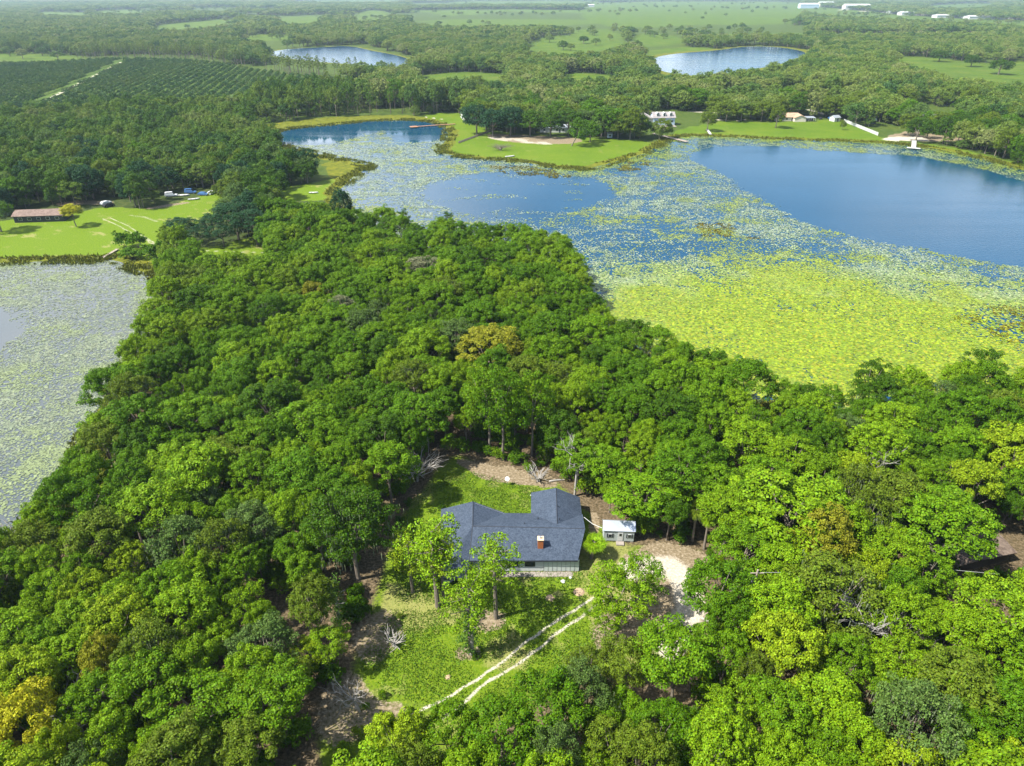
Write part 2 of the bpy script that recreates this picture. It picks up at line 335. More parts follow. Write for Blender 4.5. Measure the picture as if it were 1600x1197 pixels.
def scatter_stuff(name, label, cat, pts, kind, mats=None):
    """pts (n,5): x y scale_r scale_z variant ; ONE object of geometry-node instances"""
    pts = np.asarray(pts, float); n = len(pts)
    src = bpy.data.collections.new(name + '_source'); protos = PROTO[kind]
    for j, (t, c, r0, h0) in enumerate(protos):
        o = bpy.data.objects.new('%s_source_%02d' % (name, j), c); src.objects.link(o)
    me = bpy.data.meshes.new(name); me.vertices.add(n); V = np.zeros((n, 3), np.float32); V[:, :2] = pts[:, :2]; me.vertices.foreach_set('co', V.ravel())
    r0s = np.array([p[2] for p in protos]); h0s = np.array([p[3] for p in protos]); var = pts[:, 4].astype(int) % len(protos)
    sc = np.stack([pts[:, 2] / r0s[var], pts[:, 2] / r0s[var], pts[:, 3] / h0s[var]], 1).astype(np.float32)
    a = me.attributes.new('sc', 'FLOAT_VECTOR', 'POINT'); a.data.foreach_set('vector', sc.ravel())
    a = me.attributes.new('rz', 'FLOAT_VECTOR', 'POINT'); rz = np.zeros((n, 3), np.float32); rz[:, 2] = RNG.uniform(0, 6.28, n); a.data.foreach_set('vector', rz.ravel())
    a = me.attributes.new('vi', 'INT', 'POINT'); a.data.foreach_set('value', var.astype(np.int32))
    o = obj(name, me); tag(o, label, cat, kind='stuff')
    ng = bpy.data.node_groups.new(name + '_nodes', 'GeometryNodeTree'); ng.interface.new_socket('Geometry', in_out='INPUT', socket_type='NodeSocketGeometry'); ng.interface.new_socket('Geometry', in_out='OUTPUT', socket_type='NodeSocketGeometry')
    N, L = ng.nodes, ng.links; gi = N.new('NodeGroupInput'); go = N.new('NodeGroupOutput'); ip = N.new('GeometryNodeInstanceOnPoints'); ci = N.new('GeometryNodeCollectionInfo')
    ci.inputs['Collection'].default_value = src; ci.inputs['Separate Children'].default_value = True; ci.inputs['Reset Children'].default_value = True
    def na(nm, ty): x = N.new('GeometryNodeInputNamedAttribute'); x.data_type = ty; x.inputs['Name'].default_value = nm; return x.outputs['Attribute']
    mp = N.new('GeometryNodeMeshToPoints')
    L.new(gi.outputs[0], mp.inputs['Mesh']); L.new(mp.outputs[0], ip.inputs['Points']); L.new(ci.outputs[0], ip.inputs['Instance']); ip.inputs['Pick Instance'].default_value = True
    L.new(na('vi', 'INT'), ip.inputs['Instance Index']); L.new(na('rz', 'FLOAT_VECTOR'), ip.inputs['Rotation']); L.new(na('sc', 'FLOAT_VECTOR'), ip.inputs['Scale']); L.new(ip.outputs[0], go.inputs[0])
    md = o.modifiers.new('scatter', 'NODES'); md.node_group = ng
    return o
# ------------------------------------------------------------------ layout of the land (plan polygons)
W12 = smooth(poly([(424,208),(450,201),(500,197),(557,191),(600,188),(645,187),(690,193),(700,205),(698,218),(684,235),(704,244),(754,248),(807,252),(870,262),(917,266),(950,256),(1001,243),(1036,226),(1046,214),(1100,211),(1180,216),(1280,219),(1390,223),(1440,229),(1500,239),(1560,254),(1620,270),(1750,300),(2000,360),
    (2000,560,8),(1600,575,8),(1540,568,8),(1500,585,8),(1400,590,8),(1335,622,8),(1270,600,8),(1180,582,8),(1100,552,8),(1000,512,8),(930,478,8),(912,445,8),(900,405,8),(850,372,8),(760,362,8),(650,354,8),(590,337,8),(545,325,4),(525,308),(537,288),(562,270),(585,260),(545,251),(500,242),(481,236),(440,228),(428,220)]))
W3 = smooth(poly([(-500,412),(0,412),(60,409),(150,409),(176,406),(205,420),(240,430),(262,440),(264,458),(258,480),(244,505,3),(205,550,3),(165,600,2),(145,655),(136,700),(105,745,2),(60,785,3),(0,835,3),(-150,890,3),(-600,900,3)]))
W4 = smooth(poly([(1016,90),(1060,83),(1120,79),(1165,72),(1215,73),(1258,80),(1262,88),(1230,98),(1190,106),(1140,115),(1105,120),(1055,116),(1020,107)]))
W5 = smooth(poly([(405,84),(450,76),(500,74),(545,71),(575,78),(640,90),(650,104),(590,104),(540,100),(470,94)]))
LAKES = [W12, W3, W4, W5]
OPEN_W1 = smooth(poly([(1072,240),(1110,229),(1180,229),(1290,235),(1380,241),(1440,245),(1490,256),(1560,272),(1620,292),(1750,325),(1950,400),(1950,470),(1700,440),(1600,419),(1500,400),(1420,386),(1330,371),(1250,345),(1190,312),(1150,283),(1095,262)]))
OPEN_C = smooth(poly([(650,298),(690,282),(740,272),(800,268),(870,272),(935,280),(962,292),(950,312),(900,330),(830,343),(760,340),(700,326),(660,312)]))
OPEN_P = smooth(poly([(424,209),(450,203),(500,199),(557,194),(645,189),(690,196),(696,210),(660,221),(625,219),(618,205),(585,202),(560,210),(530,217),(500,226),(440,224)]))
OPEN_L = smooth(poly([(-300,478),(0,477),(28,482),(33,512),(20,532),(0,545),(-300,560)]))
LIME = smooth(poly([(930,455),(1000,440),(1080,425),(1200,418),(1300,425),(1400,440),(1500,455),(1600,470),(1850,500),(1850,700),(1300,680),(900,560)]))
F = lambda *p: smooth(poly(p), 1)
LAWN_N = F((632,800),(652,770),(700,742),(742,738),(800,757),(872,768),(890,850),(905,888),(945,905),(930,940),(990,960),(950,1010),(850,1075),(740,1120),(640,1095),(575,1065),(560,1020),(600,980),(625,930),(610,880))
DRIVE_GRASS = F((1010,898),(1040,892),(1060,915),(1050,935),(1010,925))
LAWN_L = F((-80,415),(-80,345),(30,342),(100,335),(170,322),(240,328),(300,312),(345,298),(360,330),(300,350),(262,365),(275,390),(330,386),(420,365),(430,402),(300,408),(262,430),(225,425),(180,402),(100,404))
STRIP = F((420,312),(440,294),(470,288),(545,275),(560,284),(530,302),(500,315))
PENIN = F((655,180),(700,176),(728,178),(738,198),(800,209),(900,214),(1000,219),(1035,226),(1001,243),(950,256),(917,264),(807,250),(754,246),(704,242),(690,228),(708,206),(690,190))
LAWN_R = F((1100,194),(1130,188),(1200,192),(1280,187),(1318,190),(1365,210),(1395,221),(1440,224),(1500,232),(1560,248),(1640,264),(1620,270),(1560,254),(1440,229),(1390,223),(1180,217),(1100,212),(1046,213),(1056,204))
BEACH = F((1375,216),(1400,213),(1440,214),(1460,218),(1430,221),(1385,220))
DIRT_R = F((1385,212),(1420,204),(1470,210),(1510,214),(1512,220),(1460,222),(1400,218))
CIRC_R = F((1425,186),(1500,180),(1500,205),(1430,205))
DIRT_P = F((758,208),(820,212),(900,214),(920,222),(850,226),(800,222),(770,216))
SAND_P = F((756,212),(800,214),(870,224),(862,228),(800,222),(770,218))
FRINGE_P = F((385,216),(398,198),(460,187),(560,180),(655,180),(700,192),(700,230),(640,200),(540,215),(430,222))
MARSH_M = F((535,290),(500,262),(520,250),(560,248),(600,258),(570,275))
FIELDS = [F((645,120),(690,113),(740,112),(795,116),(795,127),(700,141),(655,137)), F((870,122),(885,112),(960,118),(1010,114),(950,128),(880,129)),
    F((815,74),(850,56),(890,55),(900,45),(962,45),(980,60),(962,76),(900,87),(830,87)), F((1380,90),(1450,88),(1530,100),(1600,95),(1750,100),(1750,142),(1600,132),(1500,126),(1440,113)),
    F((930,2),(1250,2),(1262,12),(1250,30),(1200,40),(1100,38),(1010,44),(930,40),(900,22)), F((975,60),(1010,50),(1080,60),(1060,72),(1000,70)), F((120,20),(200,14),(260,18),(200,24)), F((660,20),(720,14),(780,18),(720,26)), F((350,60),(420,52),(470,58),(420,66)), F((690,2),(940,1),(930,8),(720,7)), F((238,40),(300,34),(362,28),(372,37),(300,48),(235,48)),
    F((430,27),(505,24),(500,37),(440,39)), F((565,15),(612,18),(600,33),(540,36)), F((1425,11),(1500,5),(1565,6),(1520,16)), F((-50,83),(60,84),(130,88),(135,96),(60,97),(-50,95)),
    F((1020,116),(1100,122),(1130,118),(1110,126),(1020,124)), F((1000,78),(1090,72),(1130,78),(1060,83),(1010,90)), F((1255,170),(1310,168),(1330,176),(1250,178)), F((450,1),(640,0),(640,4),(460,5)), F((1250,8),(1340,16),(1420,25),(1600,33),(1650,36),(1650,44),(1560,40),(1400,31),(1255,22)), F((55,18),(140,20),(140,26),(55,24))]
ORCH = F((-400,112),(-100,103),(100,98),(190,92),(320,96),(430,116),(560,128),(600,140),(560,152),(480,158),(390,172),(320,178),(240,172),(170,178),(90,182),(0,204),(-400,230))
ORCH_ROAD = [G2(*p) for p in ((15,190),(45,172),(75,155),(110,137),(150,117),(190,97),(215,92))]
TR1 = [G2(*p) for p in ((940,926),(905,950),(825.6,1001),(750,1060),(690,1095),(640,1118))]
TR2 = [G2(*p) for p in ((945,938),(934,945),(863,996),(810,1037),(761,1067),(730,1095),(690,1125))]
TL1 = [G2(*p) for p in ((160,342),(185,353),(213,368),(240,382),(270,391),(330,392),(412,395),(470,400))]
TL2 = [G2(*p) for p in ((172,341),(200,353),(226,370),(245,382),(262,389))]
DIRTDRIVE = F((965,870),(1010,850),(1060,850),(1105,870),(1110,905),(1095,960),(1075,1000),(1010,1010),(940,1020),(925,980),(980,940),(1010,920),(990,895))
SANDDRIVE = [G2(*p) for p in ((985,892),(1015,886),(1045,885),(1066,900),(1076,925),(1080,955),(1062,985),(1045,1010))]
SAND_S = [F((700,720),(745,716),(800,733),(870,745),(872,768),(800,754),(742,738)), F((500,1080),(560,1045),(590,1085),(640,1100),(600,1140),(540,1170),(480,1150)), F((570,960),(620,940),(640,985),(610,1030),(560,1045),(540,1000)), F((735,955),(795,950),(800,985),(745,990)), F((705,1010),(745,1010),(755,1035),(705,1035)),
    F((795,886),(915,886),(912,896),(798,896)), F((912,800),(935,800),(935,850),(918,850))]
CLEAR = F((600,850),(612,812),(640,785),(664,745),(690,715),(720,705),(765,722),(870,748),(890,765),(908,790),(930,808),(1000,850),(1050,862),(1085,852),(1106,872),(1112,905),(1108,960,3),(1085,1010,8),(1020,985,10),(965,992,10),(930,975,10),(870,1010,10),(820,1060,10),(735,1088,10),(690,1105,10),(600,1120,10),(575,1160,10),(520,1200,8),(470,1190,8),(478,1110,2),(545,1070),(545,1010),(580,960),(588,900))
NWOOD = np.array([G2(*p) for p in [(255,395,8),(262,372,6),(300,388,4),(302,408,8),(350,422,10),(420,398,11),(414,335,11),(430,312,11),(480,312,11),(530,332,11),(600,332,11),(640,352,11),(700,347,11),(760,358,11),(850,362,11),(882,378,11),(912,402,11),(915,440,11),(932,475,11),(1000,508,11),(1060,528,11),(1120,553,11),(1180,578,11),(1270,595,11),(1330,620,11),(1345,592,11),(1400,583,11),(1450,593,11),(1500,583,11),(1540,565,11),(1600,573,11),(1900,560,11),
    (1950,1500,11),(-350,1500,11),(-350,905,8),(0,845,8),(60,790,8),(110,750,8),(140,700,7),(150,640,7),(170,600,7),(205,545,7),(240,500,7),(262,450,7)]])

def vis(x, y, m=160):
    px, py, d = project(x, y); return (d > 0) & (px > -m) & (px < 1600 + m) & (py < 1400)

# ------------------------------------------------------------------ ground: one sheet to the horizon
dep = np.concatenate([np.linspace(62, 30, 290, endpoint=False), np.linspace(30, 12, 170, endpoint=False), np.linspace(12, 3, 110, endpoint=False), np.linspace(3, .25, 50)])
dist = np.concatenate([[.01, 12, 24, 34], CAMH / np.tan(np.radians(dep)), [26000, 45000]])
az = np.concatenate([np.linspace(-48, 48, 620), np.linspace(54, 306, 43)]); az = np.radians(az)
A, D = np.meshgrid(az, dist); GX, GY = D * np.sin(A), D * np.cos(A); shp = GX.shape; X, Y = GX.ravel(), GY.ravel()
wob = 1.2 + np.hypot(X, Y) * .004
XW = X + (fbm(X, Y, 6, 3) - .5) * wob * 2.2; YW = Y + (fbm(X, Y, 6, 9) - .5) * wob * 2.2
def mask(P, soft, X_=None, Y_=None):
    lo, hi = P.min(0) - 30, P.max(0) + 30; m = np.zeros(X.shape); k = (X > lo[0]) & (X < hi[0]) & (Y > lo[1]) & (Y < hi[1])
    if k.any(): m[k] = sstep(-soft, soft, sdist(P, XW[k], YW[k]))
    return m
def line(P, w, soft):
    P = np.array(P); lo, hi = P.min(0) - 20, P.max(0) + 20; m = np.zeros(X.shape); k = (X > lo[0]) & (X < hi[0]) & (Y > lo[1]) & (Y < hi[1])
    xx = X[k] + (fbm(X[k], Y[k], 2, 5) - .5) * .7; yy = Y[k] + (fbm(X[k], Y[k], 2, 6) - .5) * .7
    m[k] = 1 - sstep(w - soft, w + soft, segdist(P, xx, yy, False)); return m
lawn = np.zeros(X.shape)
for P in (LAWN_N, DRIVE_GRASS): lawn = np.maximum(lawn, mask(P, .7))
for P in (LAWN_L, STRIP, PENIN, LAWN_R, CIRC_R): lawn = np.maximum(lawn, mask(P, 2))
field = np.zeros(X.shape)
for P in FIELDS: field = np.maximum(field, mask(P, 14) * (.75 + .5 * (fbm(X, Y, 40, 88) - .5)))
for P in (LAWN_R, PENIN): field = np.maximum(field, mask(P, 2) * (.55 if P is PENIN else .8))
field = np.maximum(field, .75 * (Y > 1250) * (X > -.14 * Y) * (X < .38 * Y) * sstep(.50, .60, fbm(X * .6, Y, 380, 301, 3))); field = np.maximum(field, .3 * (Y > 330)); orch = mask(ORCH, 8); clr = mask(CLEAR, 2); lit = mask(NWOOD, 2) * (1 - .45 * clr); lawn = np.maximum(lawn, .60 * clr); lawn = np.maximum(lawn, mask(F((906,790),(930,812),(935,870),(905,880)), .7) * .7)
sand = np.zeros(X.shape)
for P, w in ((TR1, .24), (TR2, .24)): sand = np.maximum(sand, .82 * line(P, w, .24))
for P, w in ((TL1, .42), (TL2, .4)): sand = np.maximum(sand, .62 * line(P, w, .35))
sand = np.maximum(sand, .78 * line(SANDDRIVE, 2.5, 1.5)); sand = np.maximum(sand, mask(BEACH, 1.5))
sand = np.maximum(sand, .8 * line(ORCH_ROAD, 2.2, 1.5)); sand = np.maximum(sand, .6 * mask(SAND_P, 1.5) * sstep(.42, .6, fbm(X, Y, 7, 77)))
sand = np.maximum(sand, line([G2(200, 336), G2(225, 339), G2(245, 346)], .9, 1.3) * .55); sand = np.maximum(sand, .9 * line([G2(665, 183), G2(690, 186)], .8, .5))
sand = np.maximum(sand, .8 * line([G2(1060, 173), G2(1120, 176), G2(1165, 175)], 1.8, 1)); sand = np.maximum(sand, .85 * line([G2(1120, 187), G2(1150, 189), G2(1172, 186)], 1.3, 1))
sand = np.maximum(sand, .8 * line([G2(1225, 169), G2(1265, 171), G2(1285, 178)], 2.5, 1)); sand = np.maximum(sand, .7 * line([G2(1290, 14), G2(1400, 20), G2(1560, 30)], 25, 15))
dirt = np.zeros(X.shape)
for q_, P in enumerate(SAND_S): dirt = np.maximum(dirt, (.62 if q_ in (1, 2) else .9) * mask(P, .8))
for P in (DIRTDRIVE,): dirt = np.maximum(dirt, mask(P, 1.2))
for P in (DIRT_P, DIRT_R): dirt = np.maximum(dirt, mask(P, 2))
dirt = np.maximum(dirt, line([G2(100, 318), G2(130, 316), G2(165, 317)], 3, 1.5)); dirt = np.maximum(dirt, .8 * line([G2(235, 325), G2(290, 317)], 2, 1.5))
marsh = np.zeros(X.shape)
for P in LAKES:
    lo, hi = P.min(0) - 60, P.max(0) + 60; k = (X > lo[0]) & (X < hi[0]) & (Y > lo[1]) & (Y < hi[1]); sdv = sdist(P, XW[k], YW[k]); wd = 9 if P is not W4 else 25
    marsh[k] = np.maximum(marsh[k], sstep(-wd, -wd * .35, sdv))
marsh = np.maximum(marsh, mask(FRINGE_P, 3)); marsh = np.maximum(marsh, mask(MARSH_M, 2))
dry = np.where(Y < 140, 1, .45) * sstep(.52, .75, fbm(X, Y, 9, 33)) * .7 + sstep(.55, .7, fbm(X, Y, 2.4, 35)) * .5
ones = np.ones(X.shape)
a1 = np.stack([np.clip(lawn, 0, 1), np.clip(sand, 0, 1), np.clip(dirt, 0, 1), ones], 1); a2 = np.stack([np.clip(marsh, 0, 1), np.clip(field, 0, 1), np.clip(orch, 0, 1), ones], 1); a3 = np.stack([np.clip(dry, 0, 1), np.clip(lit, 0, 1), ones * 0, ones], 1)
nr, nc = shp; ii = np.arange(nr - 1)[:, None] * nc; jj = np.arange(nc)[None, :]; j2 = (jj + 1) % nc
Fq = np.stack([ii + jj, ii + j2, ii + nc + j2, ii + nc + jj], -1).reshape(-1, 4)
def ground_mat():
    m, nt, b = new_mat('ground'); N, L = nt.nodes, nt.links
    geo = N.new('ShaderNodeNewGeometry')
    def att(n): a = N.new('ShaderNodeAttribute'); a.attribute_name = n; s = N.new('ShaderNodeSeparateColor'); L.new(a.outputs['Color'], s.inputs[0]); return s.outputs
    def noise(sc, det=5, r=.6): n = N.new('ShaderNodeTexNoise'); n.inputs['Scale'].default_value = sc; n.inputs['Detail'].default_value = det; n.inputs['Roughness'].default_value = r; L.new(geo.outputs['Position'], n.inputs['Vector']); return n.outputs['Fac']
    def ramp(f, cs):
        r = N.new('ShaderNodeValToRGB'); L.new(f, r.inputs[0])
        while len(r.color_ramp.elements) < len(cs): r.color_ramp.elements.new(.5)
        for i, (p, c) in enumerate(cs): r.color_ramp.elements[i].position = p; r.color_ramp.elements[i].color = (*c, 1)
        return r.outputs[0]
    def math_(op, a, b_=None, c=None):
        n = N.new('ShaderNodeMath'); n.operation = op
        for i, v in enumerate((a, b_, c)):
            if v is None: continue
            if isinstance(v, (int, float)): n.inputs[i].default_value = v
            else: L.new(v, n.inputs[i])
        return n.outputs[0]
    def mix(f, a, b_): x = N.new('ShaderNodeMixRGB'); L.new(f, x.inputs[0]); L.new(a, x.inputs[1]); L.new(b_, x.inputs[2]); return x.outputs[0]
    def soft(mk, nz, k=.6, lo=.35, hi=.65):
        v = math_('MULTIPLY_ADD', math_('SUBTRACT', nz, .5), k, mk); r = N.new('ShaderNodeMapRange'); r.interpolation_type = 'SMOOTHSTEP'; r.inputs['From Min'].default_value = lo; r.inputs['From Max'].default_value = hi; L.new(v, r.inputs[0]); return r.outputs[0]
    A1, A2, A3 = att('m1'), att('m2'), att('m3'); nf, nm, nb = noise(2.2, 6, .7), noise(.35, 5), noise(.04, 4); nff = noise(7, 4, .7)
    base = ramp(nm, [(.3, (.022, .036, .008)), (.5, (.038, .058, .012)), (.7, (.07, .08, .022))])
    litter = ramp(nf, [(.3, (.035, .030, .014)), (.5, (.095, .072, .040)), (.68, (.20, .15, .095))])
    grass = ramp(nf, [(.25, (.044, .088, .004)), (.5, (.092, .150, .006)), (.72, (.17, .205, .020))])
    straw = ramp(nff, [(.3, (.13, .15, .03)), (.55, (.24, .22, .08)), (.75, (.40, .35, .18))])
    fieldc = mix(math_('MULTIPLY', nf, .55), ramp(nb, [(.3, (.040, .088, .004)), (.5, (.064, .118, .004)), (.7, (.11, .140, .012))]), ramp(nm, [(.3, (.03, .074, .004)), (.5, (.076, .124, .006)), (.7, (.15, .150, .035))]))
    sandc = ramp(nf, [(.3, (.24, .21, .15)), (.5, (.38, .34, .27)), (.7, (.52, .48, .41))])
    dirtc = ramp(nf, [(.3, (.075, .062, .034)), (.5, (.18, .14, .085)), (.7, (.33, .28, .20))])
    marshc = ramp(nm, [(.3, (.045, .055, .006)), (.5, (.10, .115, .008)), (.7, (.16, .15, .012))])
    orchc = ramp(nm, [(.3, (.03, .06, .01)), (.6, (.07, .12, .02)), (.75, (.12, .12, .05))])
    c = mix(soft(A3[1], nm, .3), base, litter)
    c = mix(soft(A2[2], nm, .3), c, orchc)
    lawnm = soft(A1[0], nf, .8); strawf = math_('MULTIPLY', soft(A3[0], nf, .9, .3, .8), .75)
    c = mix(lawnm, c, mix(strawf, grass, straw)); c = mix(math_('MULTIPLY', A2[1], 1.0), c, fieldc)
    c = mix(soft(A2[0], nm, .5), c, marshc)
    c = mix(soft(A1[2], nf, 1.3), c, dirtc); c = mix(soft(A1[1], nff, 1.5, .32, .72), c, sandc)
    L.new(c, b.inputs['Base Color']); b.inputs['Roughness'].default_value = .95; b.inputs['Specular IOR Level'].default_value = .1
    bu = N.new('ShaderNodeBump'); bu.inputs['Strength'].default_value = .5; bu.inputs['Distance'].default_value = .25; L.new(nf, bu.inputs['Height']); L.new(bu.outputs[0], b.inputs['Normal'])
    return m
g = obj('ground', np_mesh('ground', np.stack([X, Y, X * 0], 1), Fq[:, ::-1], [ground_mat()], None, True, {'m1': a1, 'm2': a2, 'm3': a3}))
tag(g, kind='structure')

# ------------------------------------------------------------------ water
def water_mat(name, deep, rough=.07, bs=.06, wscale=.5):
    m, nt, b = new_mat(name); N, L = nt.nodes, nt.links; geo = N.new('ShaderNodeNewGeometry')
    no = N.new('ShaderNodeTexNoise'); no.inputs['Scale'].default_value = .02; no.inputs['Detail'].default_value = 4; L.new(geo.outputs['Position'], no.inputs['Vector'])
    r = N.new('ShaderNodeValToRGB'); r.color_ramp.elements[0].position = .35; r.color_ramp.elements[1].position = .7; r.color_ramp.elements[0].color = (*deep, 1); r.color_ramp.elements[1].color = (deep[0] * 1.5 + .004, deep[1] * 1.3, deep[2] * 1.25, 1)
    L.new(no.outputs[0], r.inputs[0]); L.new(r.outputs[0], b.inputs['Base Color']); mpr = N.new('ShaderNodeMapping'); mpr.inputs['Scale'].default_value = (.012, .07, 1); L.new(geo.outputs['Position'], mpr.inputs['Vector']); nr_ = N.new('ShaderNodeTexNoise'); nr_.inputs['Scale'].default_value = 1.0; nr_.inputs['Detail'].default_value = 6; L.new(mpr.outputs[0], nr_.inputs['Vector']); mrr = N.new('ShaderNodeMapRange'); mrr.inputs['From Min'].default_value = .4; mrr.inputs['From Max'].default_value = .65; mrr.inputs['To Min'].default_value = rough * .5; mrr.inputs['To Max'].default_value = rough * 3.2; L.new(nr_.outputs[0], mrr.inputs[0]); L.new(mrr.outputs[0], b.inputs['Roughness']); b.inputs['IOR'].default_value = 1.333
    n2 = N.new('ShaderNodeTexNoise'); n2.inputs['Scale'].default_value = wscale; n2.inputs['Detail'].default_value = 6; L.new(geo.outputs['Position'], n2.inputs['Vector'])
    bu = N.new('ShaderNodeBump'); bu.inputs['Strength'].default_value = bs; bu.inputs['Distance'].default_value = .6; L.new(n2.outputs[0], bu.inputs['Height'])
    if name == 'lake_water':      # the sheltered inlet to the left lies calm, the open lake is rippled
        sx_ = N.new('ShaderNodeSeparateXYZ'); L.new(geo.outputs['Position'], sx_.inputs[0]); mr_ = N.new('ShaderNodeMapRange'); mr_.inputs['From Min'].default_value = 395; mr_.inputs['From Max'].default_value = 440; mr_.inputs['To Min'].default_value = bs; mr_.inputs['To Max'].default_value = .006; L.new(sx_.outputs['Y'], mr_.inputs[0])
        mq = N.new('ShaderNodeMapRange'); mq.inputs['From Min'].default_value = -30; mq.inputs['From Max'].default_value = 40; mq.inputs['To Min'].default_value = 0; mq.inputs['To Max'].default_value = bs; L.new(sx_.outputs['X'], mq.inputs[0]); mm = N.new('ShaderNodeMath'); mm.operation = 'MAXIMUM'; L.new(mr_.outputs[0], mm.inputs[0]); L.new(mq.outputs[0], mm.inputs[1]); L.new(mm.outputs[0], bu.inputs['Strength'])
    L.new(bu.outputs[0], b.inputs['Normal']); return m
M['water'] = water_mat('lake_water', (.0015, .037, .076), .05, .10, .9)
M['water_pond'] = water_mat('pond_water', (.045, .062, .07), .09, .06, .5)
M['water_far'] = water_mat('far_water', (.003, .045, .105), .05, .5, .3)
for nm, P, mt in (('lake_water', W12, 'water'), ('pond_water', W3, 'water_pond'), ('far_lake_water', W4, 'water_far'), ('far_pond_water', W5, 'water_far')):
    me = bpy.data.meshes.new(nm); Pw = P + (np.stack([fbm(P[:, 0], P[:, 1], 7, 41), fbm(P[:, 0], P[:, 1], 7, 42)], 1) - .5) * 3
    me.from_pydata([(x, y, .05) for x, y in Pw], [], [tuple(range(len(Pw)))[::1]]); me.materials.append(M[mt]); me.update()
    if me.polygons[0].normal.z < 0: me.flip_normals()
    tag(obj(nm, me), kind='structure')

WEEDZ = smooth(poly([(1485,488),(1540,476),(1620,480),(1750,500),(1750,560),(1600,548),(1540,530),(1500,508)])); WEED2 = [smooth(poly([(1085,352),(1120,345),(1150,356),(1140,368),(1095,372)])), smooth(poly([(1155,368),(1180,366),(1195,374),(1170,382)])), smooth(poly([(745,262),(800,258),(870,266),(900,276),(850,280),(790,270)])), smooth(poly([(950,262),(1005,248),(1020,254),(980,270)]))]
# ------------------------------------------------------------------ lily pads
def pad_mat():
    m, nt, b = new_mat('lily_pad'); N, L = nt.nodes, nt.links; a = N.new('ShaderNodeAttribute'); a.attribute_name = 'padcol'; ge = N.new('ShaderNodeNewGeometry')
    hs = N.new('ShaderNodeHueSaturation'); mr = N.new('ShaderNodeMapRange'); mr.inputs['To Min'].default_value = .7; mr.inputs['To Max'].default_value = 1.3
    L.new(ge.outputs['Random Per Island'], mr.inputs[0]); L.new(mr.outputs[0], hs.inputs['Value']); L.new(a.outputs['Color'], hs.inputs['Color']); L.new(hs.outputs[0], b.inputs['Base Color'])
    b.inputs['Roughness'].default_value = .45; b.inputs['Specular IOR Level'].default_value = .4; return m
M['pad'] = pad_mat()
def pads(name, label, P, dens, colf, sp0, seed):
    rng = np.random.default_rng(seed); lo, hi = P.min(0), P.max(0); out = []
    xs = np.arange(lo[0], hi[0], sp0); ys = np.arange(lo[1], hi[1], sp0); gx, gy = np.meshgrid(xs, ys); gx = gx.ravel() + rng.uniform(-.5, .5, gx.size) * sp0; gy = gy.ravel() + rng.uniform(-.5, .5, gy.size) * sp0
    k = vis(gx, gy, 60); gx, gy = gx[k], gy[k]; k = inside(P, gx, gy); gx, gy = gx[k], gy[k]
    d, rad = dens(gx, gy); k = rng.uniform(0, 1, len(gx)) < d; gx, gy, rad = gx[k], gy[k], rad[k]; n = len(gx); print(name, n, flush=True)
    rr = rad * rng.uniform(.6, 1.25, n); ang = rng.uniform(0, 6.28, n)[:, None] + np.arange(6)[None] * (2 * math.pi / 6); tilt = rng.normal(size=(n, 2)) * .10
    cx = np.cos(ang) * rr[:, None]; cy = np.sin(ang) * rr[:, None]; z = .075 + rng.uniform(0, .03, n)[:, None] + rr[:, None] * .12 + cx * tilt[:, :1] + cy * tilt[:, 1:]
    V = np.stack([gx[:, None] + cx, gy[:, None] + cy, z], -1).reshape(-1, 3); c = colf(gx, gy, rng); c = np.repeat(np.concatenate([c, np.ones((n, 1))], 1), 6, 0)
    o = obj(name, np_mesh(name, V, np.arange(6 * n).reshape(-1, 6), [M['pad']], None, False, {'padcol': c})); tag(o, label, 'lily pads', kind='stuff')
def dens_main(x, y):
    so = np.maximum.reduce([sdist(OPEN_W1, x, y), sdist(OPEN_C, x, y), sdist(OPEN_P, x, y) + 5]); w = (fbm(x, y, 14, 51) - .5) * 14; w2 = (fbm(x, y, 3, 55) - .5) * 7
    openm = sstep(-3, 1.5, so + w * .7 + w2 * .6)
    li = sstep(-26, 20, sdist(LIME, x, y) + w * 2.2); n1 = fbm(x, y, 20, 60); n2 = fbm(x, y, 5, 62)
    d = .40 + .25 * n1; d = d * (.45 + .9 * sstep(.36, .58, n2)); d = d * (1 - li) + li * (.88 + .12 * sstep(.3, .5, n2)); shore = sstep(10, 3, sdist(W12, x, y)); d = d * (1 - shore) + shore * .8 * sstep(.3, .5, n2)
    cen = sstep(-2, 6, sdist(OPEN_C, x, y)); d = d * (1 - openm) + openm * (.16 * cen * sstep(.56, .66, fbm(x * .5, y, 7, 66)) + .0)
    dark = sstep(.58, .70, fbm(x * .35, y, 16, 71)) * (1 - li); rid = 1 - .75 * sstep(.035, .008, np.abs(fbm(x * .6, y, 26, 73) - .5)) * (1 - .6 * li); weed = sstep(-4, 8, sdist(WEEDZ, x, y) + w * .8); d = d * rid * (1 - .65 * weed); return d * (1 - .5 * dark), .20 + .21 * li + .14 * (1 - li) * vn(x, y, 1.3, 5)
def col_main(x, y, rng):
    w = (fbm(x, y, 12, 81) - .5) * 30; li = sstep(-38, 26, sdist(LIME, x, y) + w * 1.4); n = len(x); r = rng.uniform(0, 1, n); far = sstep(28, 4, sdist(W12, x, y)) * (y > 250) * (x > 20)
    li = np.maximum(li, far * .85)[:, None]; a = np.array([[.12, .17, .07]]); a2 = np.array([[.20, .24, .16]]); a3 = np.array([[.16, .20, .03]]); n1 = fbm(x, y, 15, 91)[:, None]
    pale = a * (1 - (r > .45)[:, None]) + a2 * (r > .45)[:, None]; pale = pale * (1 - sstep(.5, .62, n1)) + a3 * sstep(.5, .62, n1)
    lime = np.where((r > .86)[:, None], np.array([[.21, .215, .008]]), np.where((r > .38)[:, None], np.array([[.17, .225, .003]]), np.array([[.10, .155, .003]])))
    return pale * (1 - li) + lime * li
